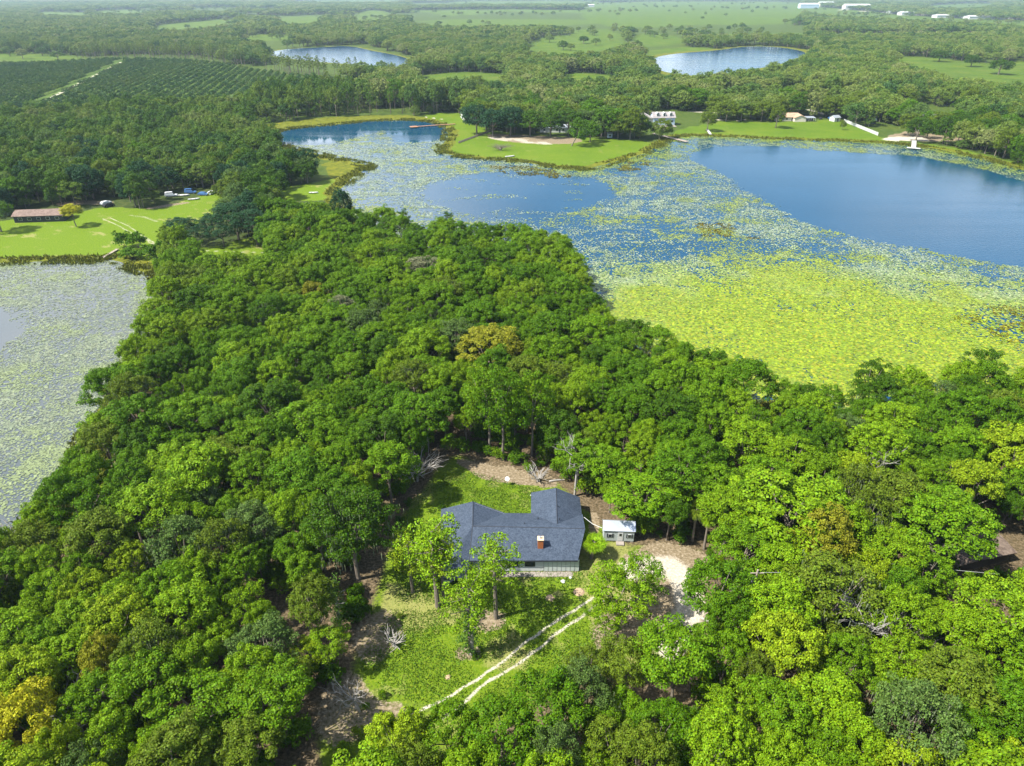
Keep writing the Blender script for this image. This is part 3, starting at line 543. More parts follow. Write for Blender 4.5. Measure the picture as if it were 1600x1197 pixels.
pads('lily_pads', 'yellow-green and grey-green lily pads covering the big lake behind the wood', W12, dens_main, col_main, .40, 3)
def dens_l(x, y):
    o = sstep(-3, 2, sdist(OPEN_L, x, y) + (fbm(x, y, 5, 11) - .5) * 8); n = fbm(x, y, 9, 13); n2 = fbm(x, y, 2.5, 15); rid = 1 - .6 * sstep(.04, .01, np.abs(fbm(x, y * .7, 18, 23) - .5)); return (1 - o) * rid * (.45 + .45 * sstep(.4, .6, n)) * (.65 + .5 * sstep(.35, .55, n2)), .17 + .11 * vn(x, y, 1, 7)
def col_l(x, y, rng):
    r = rng.uniform(0, 1, len(x))[:, None]; n = sstep(.45, .62, fbm(x, y, 13, 17))[:, None]; a = np.where(r > .5, np.array([[.15, .175, .10]]), np.array([[.10, .13, .075]])); return a * (1 - n) + np.array([[.13, .165, .065]]) * n
pads('lily_pads', 'pale grey-green lily pads covering the pond at the left edge', W3, dens_l, col_l, .32, 4)

# ------------------------------------------------------------------ marsh grass and reeds along the shores
def blades(name, label, x, y, h, w, col, seed, per=3):
    rng = np.random.default_rng(seed); n = len(x) * per; x = np.repeat(x, per) + rng.normal(size=n) * .35; y = np.repeat(y, per) + rng.normal(size=n) * .35; h = np.repeat(h, per) * rng.uniform(.6, 1.3, n); w = np.repeat(w, per)
    a = rng.uniform(0, 6.28, n); dx, dy = np.cos(a) * w, np.sin(a) * w; lx, ly = rng.normal(size=(2, n)) * .45 * h
    V = np.stack([np.stack([x - dx, y - dy, x * 0], 1), np.stack([x + dx, y + dy, x * 0], 1), np.stack([x + lx + dx * .5, y + ly + dy * .5, h], 1), np.stack([x + lx - dx * .5, y + ly - dy * .5, h], 1)], 1).reshape(-1, 3)
    o = obj(name, np_mesh(name, V, np.arange(4 * n).reshape(-1, 4), [leaf_mat(name, [col[0], col[1]], .2)], None)); o.data.materials[0].node_tree.nodes
    tag(o, label, 'marsh grass' if 'marsh' in name else 'water weeds' if 'weed' in name else 'grass', kind='stuff')
rng = np.random.default_rng(5)
def near_shore(P, n, lo, hi, seed):
    rg = np.random.default_rng(seed); i = rg.integers(0, len(P), n); t = rg.uniform(0, 1, n)[:, None]; Q = P[i] * (1 - t) + P[(i + 1) % len(P)] * t; Q = Q + rg.normal(size=(n, 2)) * 5
    d = sdist(P, Q[:, 0], Q[:, 1]); k = (d > lo) & (d < hi) & vis(Q[:, 0], Q[:, 1], 60) & (fbm(Q[:, 0], Q[:, 1], 6, 19) > .42); return Q[k]
Q = np.r_[near_shore(W12, 26000, -6, 4, 1), near_shore(W3, 9000, -6, 3, 2)]
blades('marsh_grass', 'olive marsh grass growing along the lake and pond shores', Q[:, 0], Q[:, 1], np.full(len(Q), .7), np.full(len(Q), .22), ((.06, .085, .008), (.14, .14, .015)), 6)
qs = []
for P_ in [WEEDZ] + WEED2:
    lo, hi = P_.min(0), P_.max(0); nq = int((hi[0] - lo[0]) * (hi[1] - lo[1]) * 1.6); qx, qy = rng.uniform(lo[0], hi[0], nq), rng.uniform(lo[1], hi[1], nq); k = (sdist(P_, qx, qy) + (fbm(qx, qy, 8, 93) - .5) * 12 > 0) & (fbm(qx, qy, 5, 97) > .42) & vis(qx, qy, 30); qs.append(np.stack([qx[k], qy[k]], 1))
Q = np.concatenate(qs); blades('water_weeds', 'brown and amber water weeds in patches among the lily pads', Q[:, 0], Q[:, 1], np.full(len(Q), .28), np.full(len(Q), .28), ((.07, .075, .006), (.15, .12, .008)), 9)
# lawn tufts and straw around the house
lo, hi = LAWN_N.min(0), LAWN_N.max(0); n = 30000; x = rng.uniform(lo[0], hi[0], n); y = rng.uniform(lo[1], hi[1], n); k = inside(LAWN_N, x, y) & (np.minimum(segdist(np.array(TR1), x, y, False), segdist(np.array(TR2), x, y, False)) > .45) & (fbm(x, y, 3, 29) > .4); x, y = x[k], y[k]
blades('lawn_grass', 'short green grass tufts on the lawn around the blue-roofed house', x, y, np.full(len(x), .13), np.full(len(x), .09), ((.05, .13, .006), (.12, .20, .02)), 8)
#==TREES==
# ------------------------------------------------------------------ trees: one object each, crown and trunk as parts
PAL = {'deep green': (.040, .094, .002), 'mid green': (.060, .137, .002), 'bright green': (.088, .178, .003), 'lime green': (.122, .218, .004), 'yellow-green': (.17, .25, .006),
       'grey-green': (.075, .13, .025), 'olive': (.088, .135, .008), 'ochre': (.165, .175, .010), 'yellow': (.31, .31, .010), 'dark blue-green': (.018, .06, .018), 'pale grey': (.16, .17, .085)}
FORM = {'broad': 'rounded', 'fine': 'fine-leaved', 'mossy': 'moss-hung', 'airy': 'loose-crowned', 'pine': 'pine', 'palm': 'palm', 'bush': 'bush', 'mid_oak': 'oak', 'mid_pine': 'pine', 'mid_citrus': 'citrus'}
OBJN = {'broad': 'broadleaf_tree', 'fine': 'broadleaf_tree', 'mossy': 'oak_tree', 'airy': 'broadleaf_tree', 'pine': 'pine_tree', 'palm': 'palm_tree', 'bush': 'bush', 'mid_oak': 'oak_tree', 'mid_pine': 'pine_tree', 'mid_citrus': 'citrus_tree'}
CATN = {'broad': 'tree', 'fine': 'tree', 'mossy': 'tree', 'airy': 'tree', 'pine': 'pine tree', 'palm': 'palm tree', 'bush': 'bush', 'mid_oak': 'oak tree', 'mid_pine': 'pine tree', 'mid_citrus': 'citrus tree'}
def plant(x, y, Rr, Hh, kind, colour, label=None, group=None, var=None, rz=None, lean=None):
    P = PROTO[kind]; t, c, r0, h0 = P[random.randrange(len(P)) if var is None else var % len(P)]
    rz = random.uniform(0, 6.28) if rz is None else rz; sc = (Rr / r0, Rr / r0 * random.uniform(.9, 1.1), Hh / h0); k = random.uniform(.93, 1.07); rgb = (*[v * k for v in PAL[colour]], 1)
    if t is None:
        root = obj(OBJN[kind], c); root.location = (x, y, 0); root.rotation_euler = (0, 0, rz); root.scale = sc; root.color = rgb
    else:
        root = empty(OBJN[kind], (x, y, 0), rz, sc); cr = obj('crown' if kind != 'bush' else 'foliage', c, root); cr.color = rgb; obj('stem' if kind == 'bush' else 'trunk', t, root)
    if lean: root.rotation_euler = (lean[0], lean[1], rz)
    tag(root, label, CATN[kind], group); return root
PLACED = []                                   # x y R
def hero(px, py, rpx, kind, colour, H, label, group='trees of the near wood', base=None, var=None, lean=None):
    """px py = middle of the crown as seen, rpx its radius in the photo; stands on the ground under it"""
    zc = H * .68 if kind not in ('pine', 'palm', 'bush') else (H * .75 if kind != 'bush' else H * .4); x, y, _ = G(px, py, zc)
    if base: x, y = G2(*base)
    Rr = rpx * mpp(px, py, zc); PLACED.append((x, y, Rr)); return plant(x, y, Rr, H, kind, colour, label, group, var, None, lean)
hero(765, 545, 56, 'broad', 'ochre', 15, 'ochre yellow-brown rounded tree standing out in the middle of the wood', var=0)
hero(822, 588, 38, 'broad', 'olive', 14, 'olive broad tree just right and in front of the ochre tree in mid-wood')
hero(660, 424, 40, 'mossy', 'pale grey', 13, 'pale grey-brown tree near the top of the wood below the lake corner')
hero(533, 484, 27, 'mossy', 'pale grey', 13, 'smaller grey feathery tree left of and below the pale grey-brown one')
hero(588, 492, 24, 'mossy', 'grey-green', 12, 'small grey-green feathery tree beside the smaller grey feathery tree')
hero(488, 460, 22, 'broad', 'ochre', 12, 'small yellow-tinged tree in the upper left of the wood')
hero(745, 640, 50, 'airy', 'bright green', 20, 'tall bare-stemmed tree directly behind the back lawn, left of three', base=(765, 706), group='tall bare-stemmed trees behind the back lawn')
hero(800, 628, 48, 'airy', 'mid green', 20.5, 'tall bare-stemmed tree directly behind the back lawn, middle of three', base=(785, 718), group='tall bare-stemmed trees behind the back lawn')
hero(846, 640, 42, 'airy', 'bright green', 19.5, 'tall bare-stemmed tree directly behind the back lawn, right of three', base=(831, 712), group='tall bare-stemmed trees behind the back lawn')
hero(655, 650, 52, 'fine', 'mid green', 14, 'mid green layered tree at the left corner of the back lawn')
hero(605, 725, 45, 'broad', 'bright green', 13, 'bright green tree left of the back lawn, beside the bare brush')
hero(552, 815, 72, 'mossy', 'deep green', 17, 'big dark drooping tree left of the house and of the two lawn pines', base=(560, 905))
hero(1238, 800, 92, 'broad', 'lime green', 16, 'huge lime green domed tree right of the gravel drive', var=3)
hero(1290, 842, 48, 'broad', 'ochre', 15.5, 'russet-topped tree growing out of the front of the huge lime green dome')
hero(1432, 838, 74, 'fine', 'bright green', 16, 'flat-topped umbrella-shaped tree left of the brown-roofed ruin', base=(1440, 908))
hero(1300, 925, 80, 'mossy', 'olive', 15, 'big olive twiggy oak in front of the flat-topped umbrella tree')
hero(985, 765, 64, 'fine', 'bright green', 9.5, 'fresh green layered tree overhanging the small shed', base=(1004, 818))
hero(905, 712, 40, 'fine', 'bright green', 11, 'bright green layered tree behind the right end of the house roof')
hero(945, 725, 40, 'broad', 'bright green', 11, 'bright green rounded tree directly behind the small shed')
hero(1048, 800, 30, 'broad', 'deep green', 9, 'small dark tree between the shed and the two palms')
hero(1060, 740, 46, 'fine', 'mid green', 13, 'mid green layered tree behind the two palms right of the shed')
hero(1140, 800, 44, 'broad', 'lime green', 13, 'lime green rounded tree between the two palms and the huge dome')
hero(1125, 925, 60, 'fine', 'mid green', 14, 'dense layered tree hanging over the right side of the gravel drive')
hero(42, 1128, 58, 'broad', 'yellow', 14, 'bright yellow tree in the bottom left corner of the photo')
hero(95, 1178, 34, 'broad', 'yellow-green', 13, 'yellow-green tree at the bottom edge right of the bright yellow one')
hero(160, 1035, 34, 'broad', 'ochre', 13, 'orange-tinged tree above the bare snag in the lower left corner')
hero(238, 1020, 52, 'mossy', 'olive', 14, 'orange-olive feathery tree in the lower left, above the bright green spreading one')
hero(300, 1110, 76, 'fine', 'bright green', 12, 'wide bright green spreading tree in the lower left foreground')
hero(110, 1030, 52, 'fine', 'lime green', 12, 'lime green layered tree left of the orange-tinged ones')
hero(1540, 572, 36, 'airy', 'deep green', 14, 'dark feathery tree rising over the lily pads near the right edge')
hero(1365, 590, 34, 'airy', 'deep green', 14, 'dark tree on the shore left of the dark feathery one at the right')
hero(1400, 660, 42, 'broad', 'lime green', 13, 'lime green tree below the two dark shore trees at the right')
hero(1500, 700, 40, 'broad', 'bright green', 13, 'bright green tree above the flat-topped umbrella tree at the right')
hero(1556, 962, 66, 'broad', 'lime green', 14, 'lime green tree in front of the brown-roofed ruin at the right edge')
hero(430, 592, 34, 'broad', 'lime green', 13, 'lime-topped tree in the left of the wood halfway up')
hero(630, 345, 14, 'pine', 'deep green', 14, 'small dark pointed tree on the far edge of the wood against the lily pads')
hero(700, 348, 13, 'pine', 'deep green', 14, 'dark pointed tree on the far edge of the wood, the one farther right')
hero(740, 755, 1, 'bush', 'bright green', 1.2, 'tiny green bush on the back lawn edge') if False else None
# pines on the front lawn
hero(668, 850, 56, 'pine', 'lime green', 15.5, 'bright green pine with a thick double trunk before the left wing of the house', base=(684, 948), var=0)
hero(628, 862, 34, 'pine', 'yellow-green', 11, 'slim leaning pine left of the thick double-trunked pine', base=(645, 926), var=1)
hero(758, 895, 50, 'pine', 'lime green', 14.5, 'bushy pine behind the vine-covered trunk on the front lawn', base=(775, 966), var=2)
hero(728, 900, 40, 'pine', 'lime green', 14.0, 'pine beside the vine-covered trunk, nearest the camera on the front lawn', base=(735, 1021), var=1)
hero(702, 862, 34, 'pine', 'yellow-green', 14.0, 'thin pine close against the thick double-trunked pine', base=(694, 944), var=2)
hero(948, 900, 54, 'airy', 'lime green', 12, 'open-crowned green tree between the front lawn and the white sand drive', base=(962, 985))
hero(985, 890, 42, 'airy', 'bright green', 11, 'loose green tree leaning over the white sand drive from its left', base=(990, 955))
hero(925, 945, 28, 'airy', 'lime green', 8, 'low green tree where the sand track leaves the front lawn', base=(945, 1000))
hero(926, 842, 25, 'palm', 'lime green', 4.0, 'bushy palm at the right front corner of the house', base=(924, 872))
hero(1085, 792, 18, 'palm', 'olive', 8.5, 'palm with a tall bare trunk right of the shed, left of two', base=(1082, 846), group='two tall palms right of the shed')
hero(1108, 800, 18, 'palm', 'lime green', 8.5, 'palm with a tall bare trunk right of the shed, right of two', base=(1100, 858), group='two tall palms right of the shed')
hero(440, 1055, 34, 'airy', 'olive', 9, 'loose olive tree with grey moss at the left end of the front clearing', base=(467, 1105))
hero(478, 1020, 26, 'airy', 'yellow-green', 8, 'yellow-green loose tree behind the loose olive tree at the clearing end')
# left lawn
hero(113, 331, 17, 'broad', 'yellow', 9, 'bright yellow tree standing alone on the left lawn by the brown roof', base=(119, 354))
hero(6, 330, 26, 'mossy', 'mid green', 12, 'green tree at the left edge of the lawn, left of the brown-roofed house', base=(2, 362))
for q, (px, py, r, H) in enumerate([(282, 352, 26, 9), (330, 345, 20, 8), (365, 335, 40, 14), (395, 345, 34, 13), (310, 362, 20, 8), (345, 362, 26, 8)]):
    hero(px, py, r, 'mossy', 'dark blue-green', H, 'dark oak in the clump between left lawn and wood, %s from left' % ['first', 'third', 'fifth', 'sixth', 'second', 'fourth'][q], group='dark oaks in the clump beside the left lawn')
hero(425, 350, 24, 'broad', 'mid green', 13, 'green tree where the clump of dark oaks meets the wood')
for q, (px, py, r, H) in enumerate([(193, 376, 15, 6.5), (215, 378, 17, 6), (232, 394, 19, 5), (250, 388, 14, 5.5), (203, 398, 17, 4)]):
    hero(px, py, r, 'bush', 'mid green', H, ['tall thin bush', 'second bush', 'third bush', 'rightmost bush', 'lowest bush'][q] + ' in the thicket beside the little pond dock', group='bushes beside the little pond dock')
# ---- label maker for the wood
LAND = [('the blue-roofed house', 800, 850), ('the small shed', 965, 830), ('the white sand drive', 1065, 930), ('the front lawn', 700, 1020), ('the ochre tree', 765, 560), ('the palest tree', 660, 430),
        ('the huge dome', 1238, 820), ('the umbrella tree', 1432, 850), ('the big twiggy oak', 1300, 930), ('the brown-roofed ruin', 1520, 870), ('the yellow corner tree', 42, 1128),
        ('the wide foreground tree', 300, 1110), ('the drooping tree', 552, 830), ('the left pond shore', 150, 700), ('the lime-topped tree', 430, 592), ('the shore tree', 1540, 572),
        ('the lily pad shore', 1150, 590), ('the bare brush', 660, 730), ('the clump of dark oaks', 345, 370), ('the end of the clearing', 540, 1130), ('the bleached dead tree', 1345, 1010), ('the utility pole', 1163, 912),
        ('the olive feathery tree', 238, 1020), ('the far wood tip', 900, 410), ('the pond-side snag', 45, 850), ('the bottom edge', 900, 1170), ('the bottom right corner', 1560, 1150), ('the crooked branches', 250, 880)]
LAND_MID = [('the brown-roofed house', 65, 325), ('the junk yard', 300, 305), ('the orchard corner', 20, 200), ('the orchard edge', 250, 180), ('the grounded boat', 490, 300), ('the dark pond', 560, 205), ('the red dock', 680, 197),
        ('the barn', 730, 180), ('the leaning shore oak', 895, 220), ('the dormered house', 1030, 185), ('the boardwalk', 1045, 215), ('the peach-roofed house', 1245, 182), ('the slanting fence', 1345, 200), ('the white dock', 1427, 228),
        ('the pool', 1487, 185), ('the right edge', 1590, 240), ('the pond field', 715, 128), ('the narrow far pond', 540, 90), ('the round far lake', 1130, 95), ('the right-hand field', 1500, 115)]
def where(px, py, lands):
    nm, lx, ly = min(lands, key=lambda l: math.hypot(px - l[1], (py - l[2]) * 1.3)); dx, dy = px - lx, (py - ly) * 1.3
    if math.hypot(dx, dy) < 30: return 'beside ' + nm
    a = math.degrees(math.atan2(-dy, dx)) % 360
    return ['right of', 'behind-right of', 'behind', 'behind-left of', 'left of', 'front-left of', 'in front of', 'front-right of'][int((a + 22.5) // 45) % 8] + ' ' + nm
ORDX = ['first', 'second', 'third', 'fourth', 'fifth', 'sixth', 'seventh', 'eighth', 'ninth', 'tenth', 'eleventh', 'twelfth', 'thirteenth', 'fourteenth', 'fifteenth', 'sixteenth', 'seventeenth', 'eighteenth', 'nineteenth']
TENS = ['twenty', 'thirty', 'forty', 'fifty', 'sixty', 'seventy', 'eighty', 'ninety']
ORD = ORDX + [(TENS[t] + '-' + ORDX[u - 1]) if u else TENS[t][:-1] + 'ieth' for t in range(8) for u in range(10)]
def label_all(items, lands, sizes, gname):
    """items: (root, px, py, colour, form, size)"""
    b = {}
    for it in items:
        sz = 'large' if it[5] > sizes[1] else 'small' if it[5] < sizes[0] else 'medium'
        b.setdefault((sz, it[3], it[4], where(it[1], it[2], lands)), []).append(it)
    for (sz, colr, form, w), L in b.items():
        noun = '' if form in ('oak', 'pine', 'bush') else ' tree'; noun = {'oak': '', 'pine': '', 'citrus': ' tree'}.get(form, noun); base = '%s %s %s%s %s' % (sz, colr, form, noun, w); L.sort(key=lambda i: i[1])
        for j, it in enumerate(L):
            r = it[0]; s = base
            if len(L) > 1: s += ', ' + (ORD[j] + ' from left' if 0 < j < len(L) - 1 else 'leftmost' if j == 0 else 'rightmost')
            r['label'] = s; r['group'] = gname
# ---- fill of the near wood
rng = np.random.default_rng(21); cand = []
lo, hi = NWOOD.min(0), NWOOD.max(0); pl = list(PLACED)
cell = {}
def ckey(x, y): return (int(x // 10), int(y // 10))
for p in pl: cell.setdefault(ckey(p[0], p[1]), []).append(p)
def free(x, y, r, k):
    cx, cy = ckey(x, y)
    for i in range(cx - 2, cx + 3):
        for j in range(cy - 2, cy + 3):
            for (a, b_, c_) in cell.get((i, j), ()):
                if (a - x) ** 2 + (b_ - y) ** 2 < (k * (r + c_)) ** 2: return False
    return True
def dset(P, x, y): return float(sdist(P, np.array([x]), np.array([y]))[0])
RUINZ = poly([(1478,846),(1520,838),(1610,826),(1640,890),(1610,902),(1560,900),(1500,912),(1474,896)]); N_TRY = 30000; xs = rng.uniform(lo[0], hi[0], N_TRY); ys = 20 + rng.uniform(0, 1, N_TRY) ** 1.0 * (hi[1] - 20); ok = vis(xs, ys, 190) & inside(NWOOD, xs, ys); sdC = sdist(CLEAR, xs, ys)
pxs, pys, deps = project(xs, ys, 9.0); nfill = 0; FILL = []
for i in np.where(ok)[0]:
    x, y = xs[i], ys[i]; r = rng.uniform(2.9, 4.9) if rng.uniform() < .78 else rng.uniform(4.6, 6.0)
    if i > N_TRY * .75: r = rng.uniform(2.2, 3.2)
    if sdC[i] > -max(r * .55, 1.6) or pys[i] > 1330: continue
    if not free(x, y, r, .56): continue
    if any(inside(RUINZ, np.array([x * q]), np.array([y * q]))[0] for q in (1.0, 80 / 76., 80 / 72., 80 / 68.)): continue
    cell.setdefault(ckey(x, y), []).append((x, y, r)); FILL.append((x, y, r, pxs[i], pys[i], deps[i]))
# a thinner place under the oaks left of the front clearing, where the litter shows
THIN = F((355,930),(470,900),(545,960),(560,1060),(480,1130),(380,1090))
keep = []
for f in FILL:
    if inside(THIN, np.array([f[0]]), np.array([f[1]]))[0] and rng.uniform() < .45: continue
    keep.append(f)
FILL = sorted(keep, key=lambda f: f[5] / f[2]); print('near fill', len(FILL), flush=True)
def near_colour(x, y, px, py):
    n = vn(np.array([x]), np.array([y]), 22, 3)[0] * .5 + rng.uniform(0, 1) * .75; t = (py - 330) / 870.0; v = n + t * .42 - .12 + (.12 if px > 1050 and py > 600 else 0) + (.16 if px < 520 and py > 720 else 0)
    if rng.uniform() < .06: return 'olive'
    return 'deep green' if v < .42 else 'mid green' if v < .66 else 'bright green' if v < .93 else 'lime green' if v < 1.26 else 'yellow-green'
items = []; stuff = []
for i, (x, y, r, px, py, d) in enumerate(FILL):
    inframe = -60 < px < 1660 and py < 1290
    u = rng.uniform(); kind = 'broad' if u < .66 else 'fine' if u < .84 else 'mossy' if u < .93 else 'airy'; H = min(15, 8.0 + r * 1.15 + rng.normal() * 1.0)
    if r < 3.0: H = rng.uniform(7.5, 10.5)
    if len(items) < 245 and inframe:
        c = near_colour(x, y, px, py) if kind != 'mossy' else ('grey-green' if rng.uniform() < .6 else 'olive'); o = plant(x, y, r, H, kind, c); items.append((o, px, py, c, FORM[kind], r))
    else: stuff.append((x, y, r, H, {'broad': rng.integers(0, 7), 'fine': 7 + rng.integers(0, 3), 'mossy': 10 + rng.integers(0, 4), 'airy': 14 + rng.integers(0, 3)}[kind]))
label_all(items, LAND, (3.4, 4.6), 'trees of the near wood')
stuffify(['broad', 'fine', 'mossy', 'airy'], 'stuff_near', M['leaf_near'])
# crown and trunk both drawn for the rest of the wood: join the trunk into the source mesh
def merged(t, c):
    me = bpy.data.meshes.new('tree'); vc = np.zeros(len(c.vertices) * 3, np.float32); c.vertices.foreach_get('co', vc); fc = np.zeros(len(c.loops), np.int32); c.loops.foreach_get('vertex_index', fc); mc = np.zeros(len(c.polygons), np.int32); c.polygons.foreach_get('material_index', mc)
    vt = np.array([v.co[:] for v in t.vertices]); ft = np.array([list(p.vertices) for p in t.polygons if len(p.vertices) == 4])
    return np_mesh('woodland_tree', np.r_[vc.reshape(-1, 3), vt], np.r_[fc.reshape(-1, 4), ft + len(vc) // 3], [c.materials[0], M['moss'], M['bark']], np.r_[mc, np.full(len(ft), 2)])
PROTO['stuff_near'] = [(None, merged(t, c), r0, h0) for (t, c, r0, h0) in PROTO['stuff_near']]
scatter_stuff('woodland', 'green broadleaf wood stretching behind the house to the lake shore', 'woodland', stuff, 'stuff_near'); print('near stuff', len(stuff), flush=True)
UG = []
for i in np.where(ok & (rng.uniform(0, 1, N_TRY) < .16))[0]:
    x, y = xs[i], ys[i]
    if sdC[i] > -1.0 or (inside(THIN, np.array([x]), np.array([y]))[0] and rng.uniform() < .6): continue
    if inside(RUINZ, np.array([x]), np.array([y]))[0]: continue
    UG.append((x, y, rng.uniform(1.2, 2.6), rng.uniform(1.6, 5.0), rng.integers(0, 3)))
stuffify(['bush'], 'stuff_bush', M['leaf_near']); PROTO['stuff_bush'] = [(None, merged(t, c), r0, h0) for (t, c, r0, h0) in PROTO['stuff_bush']]
scatter_stuff('undergrowth', 'leafy undergrowth between the trunks of the wood around the clearing', 'undergrowth', UG, 'stuff_bush'); print('ug', len(UG))
# undergrowth bushes in gaps and along clearing edges
bl = []
for (px, py, r, c) in [(780,715,9,'mid green'),(805,722,8,'bright green'),(825,735,10,'bright green'),(845,728,9,'mid green'),(868,735,9,'bright green'),(890,745,8,'mid green'),(758,702,7,'mid green'),(612,1005,6,'lime green'),(520,1062,9,'bright green'),(500,1045,8,'mid green'),
        (535,1052,7,'bright green'),(598,1090,9,'bright green'),(572,1108,8,'bright green'),(625,965,6,'olive'),(640,790,9,'deep green'),(625,820,10,'deep green'),(1108,868,8,'mid green'),(1090,985,9,'bright green'),(1000,925,7,'mid green'),(940,905,6,'lime green'),(918,960,6,'bright green'),(742,1028,7,'mid green'),(690,796,6,'deep green'),
        (1060,846,7,'mid green'),(1030,838,7,'deep green'),(560,1150,12,'yellow-green'),(600,1140,14,'lime green'),(540,1175,14,'lime green'),(640,1120,12,'bright green')]:
    x, y = G2(px, py); rr = r * mpp(px, py); o = plant(x, y, rr, rr * 1.6, 'bush', c); bl.append((o, px, py, c, 'bush', rr))
label_all(bl, LAND, (.75, 1.0), 'bushes at the edge of the clearing')
# ------------------------------------------------------------------ middle and far trees
EXC = [LAWN_L, STRIP, PENIN, LAWN_R, BEACH, DIRT_R, CIRC_R, FRINGE_P, MARSH_M, NWOOD] + FIELDS
HOUSES_EXC = [(62,338,15),(300,308,14),(167,320,7),(728,186,9),(870,208,14),(1030,192,17),(1000,165,12),(1245,188,17),(1308,188,6),(1458,188,13),(1488,190,8),(1596,226,10),(1360,192,6),(952,214,5),(1110,176,14),(1160,176,12),(1265,172,14)]
HX = [(*G2(px, py), r) for px, py, r in HOUSES_EXC]
def forest(sp_fn, y0, y1, seed, marg=200):
    rg = np.random.default_rng(seed); out = []; y = y0
    while y < y1:
        s = sp_fn(y); w = y * .95 + 60; n = int(2 * w / s); x = (np.arange(n) - n / 2) * s + rg.uniform(-.42, .42, n) * s; yy = y + rg.uniform(-.42, .42, n) * s; k = vis(x, yy, marg); out.append(np.stack([x[k], yy[k], np.full(k.sum(), s)], 1)); y += s * .9
    return np.concatenate(out)
def clear_of(T):
    k = np.ones(len(T), bool)
    for zz in (7.0, 12.0):                       # keep tall trees off the near edges of lakes, lawns and meadows
        f = CAMH / (CAMH - zz)
        for P in [LAWN_L, STRIP, PENIN, LAWN_R, W4, W5, W12] + FIELDS:
            if P is W12: k &= ~(inside(P, T[:, 0] * f, T[:, 1] * f) & (T[:, 1] > 300)); continue
            k &= ~inside(P, T[:, 0] * f, T[:, 1] * f)
    for P in EXC: k &= ~inside(P, T[:, 0], T[:, 1])
    for P in LAKES: k &= sdist(P, T[:, 0], T[:, 1]) < np.where(T[:, 1] > 900, -14, -4.5)
    k &= ~inside(ORCH, T[:, 0], T[:, 1])
    for hx, hy, r in HX: k &= np.hypot(T[:, 0] - hx, T[:, 1] - hy) > r
    return T[k]
rng = np.random.default_rng(33)
T = clear_of(forest(lambda y: 8.2 if y < 420 else 10.5 if y < 900 else 13, 255, 1350, 1)); tpx, tpy, tdep = project(T[:, 0], T[:, 1], 0)
# clearings among the far trees, more open to the right; denser to the left
leftw = (tpx < 560) & (tpy > 150)
gap = fbm(T[:, 0], T[:, 1], 60, 201, 3); k = leftw | (gap < .66) | (T[:, 1] > 1000) & (gap < .68); k &= ~((tpx > 1180) & (tpy > 150) & (rng.uniform(0, 1, len(T)) < .12)); T, tpx, tpy, tdep, leftw = T[k], tpx[k], tpy[k], tdep[k], leftw[k]
PINEB = [F((90,103),(240,98),(350,104),(350,90),(230,84),(90,90)), F((335,108),(430,122),(560,125),(640,118),(650,104),(540,104),(430,106),(350,98)), F((900,38),(960,36),(1000,40),(1000,30),(900,30)), F((1040,36),(1150,36),(1250,34),(1250,24),(1040,26)), F((540,182),(560,182),(640,182),(650,170),(560,168)), F((440,262),(500,252),(545,252),(550,272),(470,280))]
pine = np.zeros(len(T), bool)
for P in PINEB: pine |= inside(P, T[:, 0], T[:, 1])
rad = np.where(leftw, rng.uniform(4.3, 6.6, len(T)), rng.uniform(6.4, 9.8, len(T)) * np.where(T[:, 1] < 420, .75, 1)); hh = np.where(leftw, rng.uniform(10.5, 15.5, len(T)), rng.uniform(11.5, 17, len(T)))
hh = np.where((tpx > 400) & (tpx < 745) & (tpy > 155) & (tpy < 184), rng.uniform(17, 22, len(T)), hh); order = np.argsort(tdep / rad); mid = []; mp = []; sl, sw, spn = [], [], []; cnt = 0
for i in order:
    inf = -20 < tpx[i] < 1620 and tpy[i] < 420
    if pine[i]:
        if tpy[i] > 160 and len(mp) < 60 and inf: c = ['mid green', 'olive', 'deep green'][rng.integers(3)]; o = plant(T[i, 0], T[i, 1], rng.uniform(2.2, 3.2), rng.uniform(13, 18), 'mid_pine', c); mp.append((o, tpx[i], tpy[i], c, 'pine', 3))
        else: spn.append((T[i, 0], T[i, 1], rng.uniform(3, 4.6), rng.uniform(14, 20), rng.integers(3)))
        continue
    if cnt < 255 and inf and T[i, 1] < 700:
        u = rng.uniform() + .25 * (vn(T[i:i+1, 0], T[i:i+1, 1], 40, 8)[0] - .5)
        c = ('dark blue-green' if u < .30 else 'deep green' if u < .58 else 'mid green' if u < .72 else 'olive' if u < .86 else 'grey-green') if leftw[i] else ('deep green' if u < .2 else 'olive' if u < .62 else 'grey-green' if u < .9 else 'mid green')
        o = plant(T[i, 0], T[i, 1], rad[i], hh[i], 'mid_oak', c); mid.append((o, tpx[i], tpy[i], c, 'oak', rad[i])); cnt += 1
    elif leftw[i]: sl.append((T[i, 0], T[i, 1], rad[i], hh[i], rng.integers(5)))
    else: sw.append((T[i, 0], T[i, 1], rad[i], hh[i], rng.integers(4)))
label_all(mid, LAND_MID, (5.4, 6.8), 'oaks around the lake and the left lawn'); label_all(mp, LAND_MID, (1, 9), 'pines by the dark pond')
for o in list(bpy.data.objects):
    pass
comp = np.stack([T[:, 0] + rng.normal(size=len(T)) * 2.5, T[:, 1] - 4.5, rng.uniform(2.6, 4.2, len(T)), rng.uniform(4, 7.5, len(T)), rng.integers(0, 5, len(T))], 1); kk = (T[:, 1] < 800) & ~pine; comp = comp[kk]; lk = leftw[kk]; k2 = np.ones(len(comp), bool)
for P in EXC: k2 &= sdist(P, comp[:, 0], comp[:, 1]) < -1.5
for P in LAKES: k2 &= sdist(P, comp[:, 0], comp[:, 1]) < -3
for hx, hy, r in HX: k2 &= np.hypot(comp[:, 0] - hx, comp[:, 1] - hy) > r
sl += [tuple(c) for c in comp[k2 & lk]]; sw += [tuple(c) for c in comp[k2 & ~lk]]
